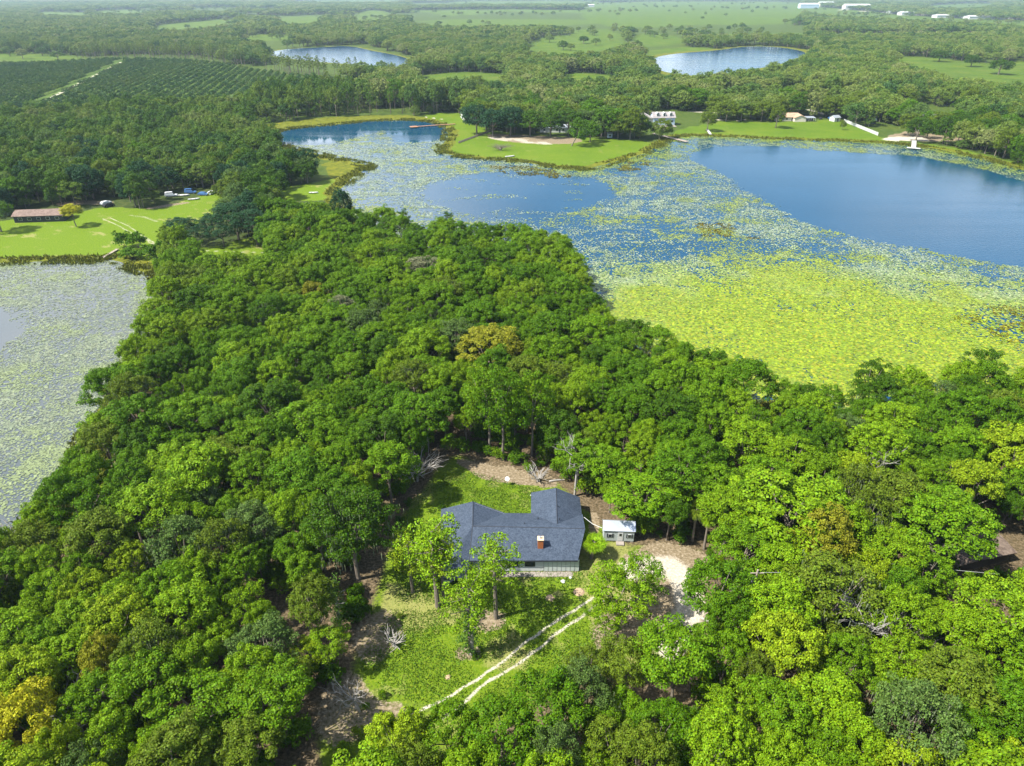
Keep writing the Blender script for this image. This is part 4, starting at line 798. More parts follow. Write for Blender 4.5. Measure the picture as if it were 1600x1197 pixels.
scatter_stuff('left_woodland', 'dark green wood on the left between the brown-roofed house and the orchard', 'woodland', sl, 'stuff_left')
scatter_stuff('oak_woodland', 'olive oak woods and tree lines beyond the lake', 'woodland', sw, 'stuff_oak')
scatter_stuff('pine_belt', 'tall thin pines in a belt behind the orchard and narrow pond', 'pine wood', spn, 'stuff_pine')
# single trees on the fields and lawns
for q, (px, py, r, H, c, lb) in enumerate([(1560, 116, 18, 15, 'deep green', 'round dark oak standing alone in the right-hand field'), (1517, 104, 13, 13, 'deep green', 'second round oak left of the lone round one in the right-hand field'), (1467, 96, 14, 13, 'deep green', 'oak at the left of the row in the right-hand field'),
        (880, 78, 9, 13, 'deep green', 'oak standing in the middle of the green far meadow'), (912, 68, 9, 12, 'deep green', 'small round oak right in the green far meadow'), (745, 142, 14, 13, 'olive', 'oak jutting into the field behind the pond'), (893, 228, 18, 17, 'mid green', 'oak leaning to the right on the lake shore lawn'), (922, 222, 17, 12, 'mid green', 'small dark oak right of the leaning shore oak'),
        (1212, 200, 13, 14, 'olive', 'oak on the lawn left of the peach-roofed house'), (1448, 216, 14, 11, 'mid green', 'small oak on the bare ground behind the white dock'), (1418, 212, 17, 14, 'olive', 'broad oak left of the small oak behind the white dock'), (1316, 203, 5, 6, 'olive', 'small tree beside the slanting fence'), (1105, 205, 14, 13, 'olive', 'oak right of the boardwalk'), (1530, 232, 9, 13, 'mid green', 'narrow layered conifer near the right edge by the marsh')]):
    x, y = G2(px, py); rr = r * mpp(px, py); k = 'mid_pine' if 'conifer' in lb else 'mid_oak'; plant(x, y, rr, H, k, c, lb, None, q, None, (0, R(28)) if 'leaning to' in lb else None).rotation_euler.z = 0
for q, (px, py) in enumerate([(745,210),(770,213),(798,212),(828,213),(860,214),(888,212),(945,214),(965,216),(920,206),(984,218),(760,203),(815,204)]):
    x, y = G2(px, py); plant(x, y, random.uniform(8, 10.5), random.uniform(15, 18.5), 'mid_oak', ['dark blue-green', 'deep green', 'mid green', 'olive'][q // 3], 'spreading oak on the lake peninsula, %s of the row counted from the barn' % (ORD[q]), 'spreading oaks on the lake peninsula')
for q, (px, py) in enumerate([(1500,215),(1515,222),(1535,230),(1552,238),(1570,246),(1590,256),(1608,262),(1530,215)]):
    x, y = G2(px, py); plant(x, y, random.uniform(3.5, 5.5), random.uniform(6, 9), 'mid_oak', ['mid green', 'deep green'][q % 2], 'dense low tree at the right end of the marsh, %s of the thicket' % ORD[q], 'thicket at the right end of the marsh')
# very far woods
T = clear_of(forest(lambda y: 15 + (y - 1350) * .012, 1350, 7500, 2, 120)); n1 = fbm(T[:, 0] * .6, T[:, 1], 500, 205, 4); tpx, tpy, _ = project(T[:, 0], T[:, 1])
LN = forest(lambda y: 34 + y * .012, 900, 6500, 5, 100); pin = np.zeros(len(LN), bool)
for P in FIELDS: pin |= sdist(P, LN[:, 0], LN[:, 1]) > 6
n2 = fbm(LN[:, 0], LN[:, 1], 420, 311, 3); LN = LN[(pin | (LN[:, 1] > 1400)) & (rng.uniform(0, 1, len(LN)) < .04 + .8 * sstep(.52, .66, n2))]; print('lone', len(LN))
scatter_stuff('pasture_trees', 'scattered round oaks dotting the far green pastures', 'trees', np.stack([LN[:, 0], LN[:, 1], rng.uniform(6, 10, len(LN)), rng.uniform(9, 13, len(LN)), rng.integers(0, 4, len(LN))], 1), 'stuff_oak')
k = (n1 < np.where((tpx > 640) & (tpx < 1260), .54, .68)); T = T[k]; s = T[:, 2]
scatter_stuff('far_woodland', 'hazy blue-green woods reaching to the horizon', 'woodland', np.stack([T[:, 0], T[:, 1], s * .62, 11 + s * .12 + rng.uniform(0, 4, len(T)), rng.integers(0, 3, len(T))], 1), 'stuff_veryfar'); print('far', len(T), len(sl), len(sw), flush=True)
# orchard in rows
x0, y0 = ORCH.min(0); x1, y1 = ORCH.max(0); dr = np.array([-.20, .98]); dr /= np.linalg.norm(dr); pr = np.array([dr[1], -dr[0]]); pts = []
for i in range(-20, 160):
    for j in range(0, 260):
        p = np.array([-60.0, y0]) - pr * i * 8.2 + dr * (j * 5.2 - 160); pts.append(p)
pts = np.array(pts) + rng.normal(size=(len(pts), 2)) * .35; k = vis(pts[:, 0], pts[:, 1], 120) & (sdist(ORCH, pts[:, 0], pts[:, 1]) > 2) & (segdist(np.array(ORCH_ROAD), pts[:, 0], pts[:, 1], False) > 5) & (rng.uniform(0, 1, len(pts)) > .03); pts = pts[k]
px, py, dd = project(pts[:, 0], pts[:, 1]); o_ = np.argsort(dd); ci = []
for i in o_[:280]:
    c = ['deep green', 'dark blue-green', 'olive'][rng.integers(3)]; o = plant(pts[i, 0], pts[i, 1], rng.uniform(2.6, 3.2), rng.uniform(3.8, 4.9), 'mid_citrus', c); ci.append((o, px[i], py[i], c, 'citrus', 3))
EXTRA = [('the track end', 15, 192), ('the orchard corner', 60, 182), ('the front rows', 120, 178), ('the middle front rows', 180, 172), ('the orchard dip', 240, 168), ('the right front rows', 310, 170), ('the right rows', 380, 165), ('the farthest-right rows', 450, 152)]
label_all(ci, EXTRA, (1, 9), 'citrus trees in the front of the orchard')
rest = o_[280:]; scatter_stuff('orchard', 'dark green citrus trees planted in long straight rows', 'orchard', np.stack([pts[rest, 0], pts[rest, 1], rng.uniform(2.2, 3.0, len(rest)), rng.uniform(3.4, 4.6, len(rest)), rng.integers(0, 3, len(rest))], 1), 'citrus'); print('orchard', len(rest))
# dead and bare things
def dead(px, py, H, spread, label, seed, levels=3, nb=8, name='dead_tree', z=0, mat='deadwood', r=.2, lean=None):
    x, y = G2(px, py, z); o = dead_mb(seed, H, spread, r, levels, nb).build(name, M[mat]); o.location = (x, y, 0); tag(o, label, 'dead tree')
    if lean: o.rotation_euler = lean
    return o
dead(562, 1112, 5, 2.6, 'small bare dead tree on the bare soil at the front of the clearing', 1, lean=(0, R(-18), 0), r=.14)
dead(1335, 1045, 15, 4.5, 'bleached dead tree sticking out of the wood at the lower right', 2, r=.22)
dead(140, 1170, 13, 4.5, 'bare grey snag in the lower left corner between yellow and green trees', 3, r=.2)
dead(1345, 790, 14, 4.2, 'dome of bare grey twigs behind the huge lime green dome', 4, 3, 14)
dead(235, 930, 12, 3.6, 'crooked bare branches poking out of the crowns on the left', 5)
dead(898, 775, 14, 4, 'dead trunk with bare limbs among trees right of the back lawn', 6)
dead(35, 885, 12, 3, 'bare grey pond-side snag at the left edge', 8)
dead(1428, 1060, 12, 3.5, 'brown bare limbs showing between crowns right of the bleached dead tree', 9, mat='bark')
b = dead(652, 752, 3.5, 5.5, 'heap of bare bleached brush left of the back lawn', 11, 3, 16, 'brush_pile'); b['category'] = 'brush pile'
b = dead(615, 1010, 1.4, 2.2, 'low heap of grey sticks at the left of the front lawn', 12, 2, 12, 'brush_pile'); b['category'] = 'brush pile'
b = dead(840, 752, 1.0, 2.6, 'flat spread of cut pale branches behind the house', 13, 2, 16, 'brush_pile'); b['category'] = 'brush pile'
# vine-covered snag
def vine(px, py, H, r, label, seed, cat='tree', nm='vine_covered_trunk'):
    x, y = G2(px, py); rg = np.random.default_rng(seed); root = empty(nm, (x, y, 0)); tag(root, label, cat)
    mb = MB(); mb.tube([(0, 0, -.2), (.1, .1, H * .5), (.3, 0, H)], [r, r * .8, r * .4], 8)
    for k in range(5): z = H * rg.uniform(.5, .95); a = rg.uniform(0, 6.3); mb.tube([(.1, 0, z), (math.cos(a) * 1.6, math.sin(a) * 1.6, z + .8)], [r * .4, .03], 5, False)
    mb.build('trunk', M['deadwood'], root); n = 46; z = rg.uniform(.2, H, n); C = np.stack([rg.normal(size=n) * .7, rg.normal(size=n) * .7, z], 1)
    V, Fc = lump_cloud(C, rg.uniform(.35, .75, n), 46, .22, rg, 1.2, jit=.8); o = obj('vines', np_mesh('vines', V, Fc, [M['leaf']]), root); o.color = (.075, .15, .02, 1)
vine(532, 985, 9.5, .3, 'grey snag wrapped in moss and vines left of the front lawn', 1); vine(737, 1022, 8.5, .34, 'column of green vines climbing a trunk in the middle of the front lawn', 2)
#==BUILD==
# ------------------------------------------------------------------ the blue-roofed house
def shingle_mat(name, c1, c2, sc=5.5):
    m, nt, b = new_mat(name); N, L = nt.nodes, nt.links; geo = N.new('ShaderNodeNewGeometry'); vo = N.new('ShaderNodeTexVoronoi'); vo.inputs['Scale'].default_value = sc; no = N.new('ShaderNodeTexNoise'); no.inputs['Scale'].default_value = .5; no.inputs['Detail'].default_value = 5
    L.new(geo.outputs['Position'], vo.inputs['Vector']); L.new(geo.outputs['Position'], no.inputs['Vector']); s = N.new('ShaderNodeSeparateColor'); L.new(vo.outputs['Color'], s.inputs[0])
    mx = N.new('ShaderNodeMixRGB'); mx.inputs[1].default_value = (*c1, 1); mx.inputs[2].default_value = (*c2, 1); L.new(s.outputs[0], mx.inputs[0])
    m2 = N.new('ShaderNodeMixRGB'); m2.blend_type = 'MULTIPLY'; m2.inputs[0].default_value = .5; r = N.new('ShaderNodeValToRGB'); r.color_ramp.elements[0].position = .3; r.color_ramp.elements[0].color = (.7, .7, .7, 1); r.color_ramp.elements[1].position = .7
    L.new(no.outputs[0], r.inputs[0]); L.new(mx.outputs[0], m2.inputs[1]); L.new(r.outputs[0], m2.inputs[2]); L.new(m2.outputs[0], b.inputs['Base Color']); b.inputs['Roughness'].default_value = .85; b.inputs['Specular IOR Level'].default_value = .25; return m
M['blue_shingle'] = shingle_mat('blue_grey_shingles', (.027, .040, .062), (.058, .077, .108))
M['tan_shingle'] = shingle_mat('tan_shingles', (.34, .22, .14), (.44, .30, .20), 2); M['brown_shingle'] = shingle_mat('brown_shingles', (.13, .09, .07), (.21, .15, .12), 2); M['grey_shingle'] = shingle_mat('grey_shingles', (.22, .20, .20), (.32, .29, .28), 2); M['rust_shingle'] = shingle_mat('weathered_brown_shingles', (.09, .065, .05), (.17, .13, .10), 3)
M['white'] = plain('white_paint', (.46, .47, .45), .6, .08); M['siding'] = plain('pale_siding', (.55, .57, .55), .7, .08); M['garage'] = plain('grey_green_panel', (.50, .55, .51), .6, .08)
M['glass'] = plain('window_glass', (.02, .025, .03), .08, .1, spec=.7); M['dark'] = plain('dark_trim', (.03, .035, .045), .5, .1); M['brick'] = plain('orange_brick', (.36, .12, .04), .85, .25, 6); M['cap'] = plain('mortar_cap', (.62, .45, .28), .8, .2, 5)
M['concrete'] = plain('concrete', (.24, .21, .18), .9, .2, 2); M['metalroof'] = plain('pale_metal_roof', (.52, .56, .62), .3, .06, metal=.55); M['greywall'] = plain('grey_green_siding', (.34, .38, .37), .7, .08); M['wood'] = plain('weathered_wood', (.30, .25, .20), .85, .25); M['redwood'] = plain('red_brown_deck', (.28, .14, .08), .8, .2); M['cream'] = plain('cream_wall', (.55, .50, .40), .8, .1)
M['paleblue'] = plain('pale_blue_wall', (.40, .50, .58), .7, .1); M['steel'] = plain('grey_steel', (.35, .37, .39), .4, .1, metal=.6); M['poolblue'] = plain('pool_water', (.03, .35, .62), .1, .1, spec=.6); M['rubber'] = plain('tyre_rubber', (.02, .02, .02), .8, .1); M['carwhite'] = plain('white_car_paint', (.62, .63, .65), .25, .03); M['carblack'] = plain('black_car_paint', (.02, .02, .025), .2, .03); M['carblue'] = plain('blue_car_paint', (.06, .14, .30), .25, .03)
def ZP(zx, zy, z): return G(670 + zx / 4.706, 740 + zy / 4.706, z)
EV, RG = 2.65, 4.75
FR, RR_, BR = ZP(1097, 638, EV), ZP(1150, 405, RG), ZP(1130, 297, EV)
LB, LT, LBR = ZP(90, 262, EV), ZP(325, 205, RG), ZP(562, 290, EV); J = ZP(322, 386, RG); E = ZP(296, 640, EV); LF = G(688, 904, EV); LFR = G(731, 903, EV)
WBL, WT, WBR = ZP(752, 140, EV), ZP(937, 105, RG - .15), ZP(1110, 175, EV); WL0 = ZP(752, 292, EV); WR0 = ZP(1126, 300, EV); WJ = ZP(944, 372, RG - .15)
house = empty('house', G(800, 860)); tag(house, 'single-storey house with large blue-grey shingle roof in the middle of the clearing', 'house')
def kid(mb, name, mat, root, sm=False):
    ox, oy, oz = root.location; mb.v = [(x - ox, y - oy, z - oz) for x, y, z in mb.v]; return mb.build(name, mat, root, sm)
rf = MB()
for P in ([J, E, FR, RR_], [J, RR_, BR, WR0, WJ, WL0, LBR]): rf.slab(P, .16)
for P in ([LB, LF, J, LT], [LF, LFR, E, J], [LT, J, LBR]): rf.slab(P, .16)
for P in ([WBL, WL0, WJ, WT], [WT, WJ, WR0, WBR]): rf.slab(P, .16)
roof = kid(rf, 'roof', M['blue_shingle'], house)
def line_cap(a, b_, r=.10):
    m = MB(); m.tube([(a[0], a[1], a[2] + .02), (b_[0], b_[1], b_[2] + .02)], r, 6); return m
for a, b_ in ((J, RR_), (LT, J), (J, E), (WT, WJ)): kid(line_cap(a, b_), 'ridge_cap', M['dark'], roof) if False else None
rc = MB()
for a, b_ in ((J, RR_), (LT, J), (J, E), (WT, WJ)): rc.tube([(a[0], a[1], a[2] + .0), (b_[0], b_[1], b_[2] + .0)], .07, 6)
kid(rc, 'ridge_cap', M['dark'], house).parent = house
def inset(P, c, d=.45):
    out = []
    for p in P: v = np.array([c[0] - p[0], c[1] - p[1]]); v = v / np.linalg.norm(v) * d; out.append((p[0] + v[0], p[1] + v[1]))
    return out
wl_ = MB()
def cen(P): return np.mean([p[:2] for p in P], 0)
for P in ([E, FR, BR, LBR], [LB, LF, E, LBR], [WBL, WL0, WR0, WBR]):
    wl_.prism(inset(P, cen(P), .6)[::1], -.1, EV - .14)
kid(wl_, 'wall', M['siding'], house)
for P, T, nm in (((FR, BR), RR_, 0), ((LB, LBR), LT, 1), ((WBL, WBR), WT, 2)):     # gable ends
    m = MB(); c = cen([*P, T]); tgt = cen([E, FR, BR, LBR]); q = [tuple(np.array(p) + np.r_[(tgt - c) / np.linalg.norm(tgt - c) * .5, -.17]) for p in (P[0], P[1], T)]; m.slab(q, .01) if False else None
    n = len(m.v); off = np.r_[(tgt - c) / np.linalg.norm(tgt - c) * .12, 0]; m.add([*q, *[tuple(np.array(p) + off) for p in q]], [(0, 1, 2), (5, 4, 3), (0, 3, 4, 1), (1, 4, 5, 2), (2, 5, 3, 0)]); kid(m, 'gable', M['siding'], house)
fw0 = np.array(inset([E, FR, BR, LBR], cen([E, FR, BR, LBR]), .6)[0]); fw1 = np.array(inset([E, FR, BR, LBR], cen([E, FR, BR, LBR]), .6)[1]); fd = (fw1 - fw0); FLn = np.linalg.norm(fd); fd /= FLn; fn = np.array([fd[1], -fd[0]]); fa = math.atan2(fd[1], fd[0])
def front(t, z, w, h, dep_, name, mat, parent=house, off=0.0):
    p = fw0 + fd * t + fn * (dep_ / 2 + off); m = MB(); m.box((p[0], p[1], z), (w, dep_, h), fa); return kid(m, name, mat, parent) if parent is house else m
def win(t, z, w, h):
    f = front(t, z, w + .16, h + .16, .06, 'window', M['dark']); m = front(t, z, w, h, .03, '', None, None, .06); o = kid(m, 'pane', M['glass'], house); o.parent = f; return f
for px in (802, 828): t = (np.array(G2(px, 880, 1.5)) - fw0) @ fd; win(t, 1.6, 1.5, .95)
win((np.array(G2(765, 880, 1.5)) - fw0) @ fd, 1.5, 1.4, 1.0)
tg = (np.array(G2(877, 882, 1.2)) - fw0) @ fd; front(tg, 1.22, 5.6, 2.35, .10, 'side_panel', M['garage'])
for k in range(8): pass
m = MB()
for k in range(9): p = fw0 + fd * (tg - 2.8 + k * .7) + fn * .115; m.box((p[0], p[1], 1.22), (.03, .02, 2.3), fa)
kid(m, 'panel_seam', M['dark'], house); p = fw0 + fd * (FLn * .62) + fn * .75; m = MB(); m.box((p[0], p[1], .02), (FLn * .72, 1.0, .12), fa); kid(m, 'step', M['concrete'], house)
# chimney on the front slope
cb = G(844.5, 858, 3.35); ch = MB(); ch.box((cb[0], cb[1] + .5, 3.9), (.85, .85, 2.3)); chim = kid(ch, 'chimney', M['brick'], house); cc = MB(); cc.box((cb[0], cb[1] + .5, 5.11), (1.0, 1.0, .12)); c2 = kid(cc, 'cap', M['cap'], house); c2.parent = chim
cp = MB(); cp.tube([(cb[0], cb[1] + .5, 5.1), (cb[0], cb[1] + .5, 5.5)], .16, 8); c3 = kid(cp, 'flue', M['steel'], house); c3.parent = chim
for zx, zy, z in ((505, 553, 3.0), (705, 370, 4.5), (803, 330, 3.9), (952, 248, 4.4), (960, 335, 4.6), (1018, 296, 3.6)):
    q = ZP(zx, zy, z); m = MB(); m.tube([(q[0], q[1], z - .3), (q[0], q[1], z + .28)], .07, 6); kid(m, 'vent_pipe', M['dark'], house)
q = ZP(530, 585, 2.9); m = MB(); m.tube([(q[0], q[1], 2.7), (q[0], q[1], 3.3)], .03, 5); m.tube([(q[0], q[1] - .02, 3.3), (q[0] - .03, q[1] - .1, 3.36)], [.06, .34], 12); kid(m, 'satellite_dish', M['steel'], house)
# left porch post and dark fascia under the left wing
m = MB()
for (a, b_) in ((LF, LFR), (E, FR)): pa, pb = Vector(a), Vector(b_); mid_ = (pa + pb) / 2; m.box((mid_.x, mid_.y - .06, EV - .14), ((pb - pa).length, .05, .2), math.atan2(pb.y - pa.y, pb.x - pa.x))
kid(m, 'fascia', M['dark'], house)
# ------------------------------------------------------------------ the shed
sx, sy, _ = G(966, 847); sh = empty('shed', (sx, sy, 0), R(-3)); tag(sh, 'small grey shed with pale metal roof and white door beside the blue-roofed house', 'shed'); LX, LY = 5.0, 2.5
m = MB(); m.prism([(-LX / 2, 0), (LX / 2, 0), (LX / 2, LY), (-LX / 2, LY)], .25, 2.5); w_ = m.build('wall', M['greywall'], sh)
m = MB(); m.add([(-LX/2, 0, 2.5), (-LX/2, LY, 2.5), (-LX/2, LY/2, 3.4), (LX/2, 0, 2.5), (LX/2, LY, 2.5), (LX/2, LY/2, 3.4)], [(0, 2, 1), (3, 4, 5), (0, 1, 4, 3)]); m.build('gable', M['greywall'], sh)
m = MB(); m.slab([(-LX/2-.2, -.14, 2.5), (LX/2+.2, -.14, 2.5), (LX/2+.2, LY/2, 3.55), (-LX/2-.2, LY/2, 3.55)], .06); m.slab([(-LX/2-.2, LY/2, 3.55), (LX/2+.2, LY/2, 3.55), (LX/2+.2, LY+.14, 2.5), (-LX/2-.2, LY+.14, 2.5)], .06); m.build('roof', M['metalroof'], sh)
m = MB(); m.box((.25, -.04, 1.22), (.85, .08, 1.75)); d_ = m.build('door', M['white'], sh); m = MB(); m.box((.25, -.095, 1.65), (.4, .02, .5)); m.build('pane', M['glass'], d_)
for x in (-1.45, 1.75):
    m = MB(); m.box((x, -.03, 1.4), (.62, .06, .7)); f = m.build('window', M['white'], sh); m = MB(); m.box((x, -.07, 1.4), (.5, .02, .58)); m.build('pane', M['glass'], f)
    for s in (-1, 1): m = MB(); m.box((x + s * .43, -.035, 1.4), (.2, .07, .78)); m.build('shutter', M['dark'], f)
m = MB(); m.box((.25, -.45, .12), (1.3, .9, .22)); m.build('step', M['concrete'], sh)
for x in (-2.2, 0, 2.2):
    for y in (.2, 2.3): m = MB(); m.box((x, y, .12), (.4, .4, .26)); m.build('foundation_block', M['concrete'], sh)
# wire from house to shed
a, b_ = ZP(1140, 320, 2.9), ZP(1275, 400, 2.6); m = MB(); m.tube([a, tuple((np.array(a) + np.array(b_)) / 2 - np.array([0, 0, .35])), b_], .05, 4); tag(m.build('wire', M['white']), 'thin white cable strung from the blue roof to the shed', 'cable')
# back lawn dish on a pole, white debris, stones
x, y = G2(793, 757); r_ = empty('yard_antenna', (x, y, 0)); tag(r_, 'small white dish on a thin pole on the back lawn', 'antenna'); m = MB(); m.tube([(0, 0, 0), (0, 0, 1.3)], .035, 6); m.build('pole', M['steel'], r_); m = MB(); m.tube([(0, 0, 1.3), (-.05, -.15, 1.42)], [.1, .45], 14); m.build('dish', M['white'], r_)
for px, py, s, lb in ((880, 909, .42, 'crumpled white plastic sheet lying on the front lawn'), (891, 903, .25, 'small white scrap on the front lawn nearer the house')):
    x, y = G2(px, py); m = MB(); rg = np.random.default_rng(int(px)); n = 9; vs = [(math.cos(k * .7) * s * rg.uniform(.6, 1.2), math.sin(k * .7) * s * rg.uniform(.6, 1.2), rg.uniform(.02, .12)) for k in range(n)] + [(0, 0, s * .5)]; m.add(vs, [(k, (k + 1) % n, n) for k in range(n)]); m.add([(a * .9, b * .9, 0.0) for a, b, c in vs[:n]], [tuple(range(n))[::-1]]); o = m.build('plastic_sheet', M['white']); o.location = (x, y, 0.01); tag(o, lb, 'debris')
for k, (px, py, s) in enumerate(((860, 935, .7), (905, 925, .9), (700, 1058, .4))):
    x, y = G2(px, py); rg = np.random.default_rng(k); m = MB(); n = 10; ring = lambda q, z: [(math.cos(j * .628) * q * rg.uniform(.8, 1.2), math.sin(j * .628) * q * rg.uniform(.8, 1.2), z) for j in range(n)]
    vs = ring(s, 0) + ring(s * .6, s * .22) + [(0, 0, s * .3)]; m.add(vs, [(j, (j + 1) % n, n + (j + 1) % n, n + j) for j in range(n)] + [(n + j, n + (j + 1) % n, 2 * n) for j in range(n)])
    o = m.build('soil_mound', M['deadsoil'] if 'deadsoil' in M else M.setdefault('deadsoil', plain('tan_soil', (.34, .24, .15), .95, .3, 4))); o.location = (x, y, 0); tag(o, ['low tan soil mound in the middle of the front lawn', 'low soil mound by the end of the house near the sand track', 'tiny soil mound beside the lower sand track'][k], 'soil mound')
# fallen logs
for px, py, an, ln, lb in ((1112, 975, -.6, 3.5, 'grey fallen log at the right side of the gravel drive'), (870, 752, .2, 3, 'pale fallen log in the cut branches behind the house')):
    x, y = G2(px, py); m = MB(); m.tube([(-ln / 2, 0, .18), (0, .1, .2), (ln / 2, 0, .15)], [.2, .17, .1], 8); o = m.build('log', M['deadwood']); o.location = (x, y, 0); o.rotation_euler.z = an; tag(o, lb, 'log')
# utility poles and wire
def pole(px, py, H, lb, tr=False):
    x, y = G2(px, py); r_ = empty('utility_pole', (x, y, 0)); tag(r_, lb, 'utility pole'); m = MB(); m.tube([(0, 0, 0), (0, 0, H)], [.17, .12], 8); m.build('pole', M['wood'], r_); m = MB(); m.box((0, 0, H - .6), (1.8, .1, .12)); m.build('crossarm', M['wood'], r_)
    if tr: m = MB(); m.tube([(-.35, -.2, H - 2.1), (-.35, -.2, H - 1.1)], .28, 10); m.build('transformer', M['steel'], r_)
    return (x, y, H - .5)
p1 = pole(1160, 990, 12.5, 'utility pole with a grey transformer rising from the wood right of the drive', True); p2 = pole(1398, 950, 10, 'utility pole left of the umbrella tree')
p3 = G(1560, 897, 8); m = MB(); m.tube([p1, tuple((np.array(p1) + np.array(p2)) / 2 - [0, 0, 1]), p2, tuple((np.array(p2) + np.array(p3)) / 2 - [0, 0, .5]), p3], .022, 4); tag(m.build('power_line', M['white']), 'pale power line crossing the gap below the umbrella tree', 'power line')
# ------------------------------------------------------------------ generic gabled house
def gable(name, label, cat, px, py, L, Wd, h, rise, rz, wall, roof, nwin=3, door=True, over=.5, hip=0.0, extra=None, base=0):
    x, y = G2(px, py); r_ = empty(name, (x, y, 0), rz); tag(r_, label, cat); m = MB(); m.prism([(-L/2, 0), (L/2, 0), (L/2, Wd), (-L/2, Wd)], -.1, h); m.build('wall', M[wall], r_); o = over; z0 = h + .02; hp = hip * Wd / 2
    A, B, C_, D_ = (-L/2-o, -o, z0), (L/2+o, -o, z0), (L/2+o, Wd+o, z0), (-L/2-o, Wd+o, z0); R1, R2 = (-L/2-o+hp, Wd/2, z0+rise), (L/2+o-hp, Wd/2, z0+rise); m = MB(); m.slab([A, B, R2, R1], .15); m.slab([C_, D_, R1, R2], .15)
    if hip: m.slab([D_, A, R1], .15); m.slab([B, C_, R2], .15)
    m.build('roof', M[roof], r_)
    if not hip:
        m = MB(); m.add([(-L/2, 0, h), (-L/2, Wd, h), (-L/2, Wd/2, h+rise*.86), (L/2, 0, h), (L/2, Wd, h), (L/2, Wd/2, h+rise*.86)], [(0, 2, 1), (3, 4, 5)]); m.build('gable', M[wall], r_)
    for k in range(nwin):
        wx = -L/2 + L * (k + .7) / (nwin + .4); m = MB(); m.box((wx, -.04, h * .55), (1.5, .08, 1.2)); f = m.build('window', M['white'], r_); m = MB(); m.box((wx, -.09, h * .55), (1.3, .03, 1.0)); m.build('pane', M['glass'], f)
    if door: m = MB(); m.box((L * .08, -.05, 1.05), (1.0, .1, 2.1)); m.build('door', M['dark'], r_)
    return r_
gable('house', 'long low house with a faded brown roof at the left edge of the lawn', 'house', 62, 347, 18.5, 7.5, 2.6, 1.6, R(7), 'dark', 'brown_shingle', 5)
hp = gable('house', 'peach-roofed ranch house on the bright lawn beyond the lake', 'house', 1234, 189, 20, 9, 2.6, 2.3, 0, 'cream', 'tan_shingle', 4, hip=.9)
m = MB(); m.prism([(2, -3.5), (10, -3.5), (10, .2), (2, .2)], 0, 2.55); m.build('front_wing', M['cream'], hp); m = MB(); m.slab([(1.6, -3.9, 2.6), (6, -3.9, 4.4), (6, 4.6, 4.4), (1.6, 1, 2.6)], .15); m.slab([(6, -3.9, 4.4), (10.4, -3.9, 2.6), (10.4, 1, 2.6), (6, 4.6, 4.4)], .15); m.build('front_wing_roof', M['tan_shingle'], hp)
m = MB(); m.add([(2, -3.5, 2.55), (10, -3.5, 2.55), (6, -3.5, 4.15)], [(0, 1, 2)]); m.build('gable', M['cream'], hp)
m = MB(); m.slab([(10.6, -3, 2.5), (17, -3, 2.5), (17, 2.5, 2.9), (10.6, 2.5, 2.9)], .15); c_ = m.build('porch_roof', M['metalroof'], hp)
for k in range(5): m = MB(); m.box((10.8 + k * 1.5, -2.9, 1.2), (.12, .12, 2.3)); m.build('porch_post', M['white'], hp)
m = MB(); m.box((13.8, 1, 1.2), (6, .1, 2.2)); m.build('porch_screen', M['dark'], hp)
# dormered two-storey house
dh = gable('house', 'two-storey house with three white dormers above the boardwalk', 'house', 1037, 196, 15, 9, 5, 3.2, R(4), 'paleblue', 'grey_shingle', 5, door=False)
for k in (-4.5, 0, 4.5):
    m = MB(); m.box((k, 1.6, 6.6), (1.9, 2.0, 2.0)); d_ = m.build('dormer', M['white'], dh); m = MB(); m.slab([(k - 1.2, .4, 7.5), (k, .4, 8.4), (k, 4, 8.4), (k - 1.2, 4, 7.5)], .1); m.slab([(k, .4, 8.4), (k + 1.2, .4, 7.5), (k + 1.2, 4, 7.5), (k, 4, 8.4)], .1); m.build('dormer_roof', M['white'], d_); m = MB(); m.box((k, .57, 6.6), (.9, .06, 1.2)); m.build('pane', M['glass'], d_)
m = MB(); m.prism([(-20, 1), (-7.4, 1), (-7.4, 9), (-20, 9)], 0, 4.6); m.build('side_wing', M['cream'], dh); m = MB(); A, B, C_, D_, T1 = (-20.6, .4, 4.7), (-7, .4, 4.7), (-7, 9.6, 4.7), (-20.6, 9.6, 4.7), (-13.8, 5, 8.2)
for q in ([A, B, T1], [B, C_, T1], [C_, D_, T1], [D_, A, T1]): m.slab(q, .12)
m.build('side_wing_roof', M['grey_shingle'], dh); m = MB(); m.box((0, -4, .25), (14, 7, .3)); m.build('terrace', M['concrete'], dh)
gable('house', 'tan-roofed house half hidden in oaks behind the dormered house', 'house', 1000, 168, 18, 9, 3, 3, R(-5), 'cream', 'tan_shingle', 3, hip=.8)
gable('house', 'small pale house among oaks right of the tan-roofed one', 'house', 1052, 166, 9, 6, 3, 1.6, 0, 'white', 'metalroof', 2)
gable('barn', 'dark blue-roofed barn with a white end wall by the red dock', 'barn', 736, 190, 9, 20, 3.6, 2.2, R(12), 'white', 'blue_shingle', 2)
gable('house', 'long white-roofed building hidden under the oaks on the peninsula', 'house', 870, 207, 22, 9, 3, 1.4, R(-3), 'white', 'metalroof', 5)
gable('shed', 'tiny white and blue shed on the lawn right of the peninsula oaks', 'shed', 953, 215, 3, 3, 2.2, .8, 0, 'paleblue', 'metalroof', 1, door=False, over=.2)
gable('shed', 'white and pale blue shed at the corner of the slanting fence', 'shed', 1308, 190, 5, 5, 2.6, 1.4, R(20), 'white', 'metalroof', 1, over=.3)
gable('house', 'white house among the oaks near the pool on the right shore', 'house', 1462, 190, 15, 10, 3, 1.4, R(-10), 'white', 'grey_shingle', 4)
gable('shed', 'small dark hut between the fence and the oaks', 'shed', 1365, 194, 2.6, 2.6, 2.6, 1, 0, 'dark', 'metalroof', 0, door=False, over=.4)
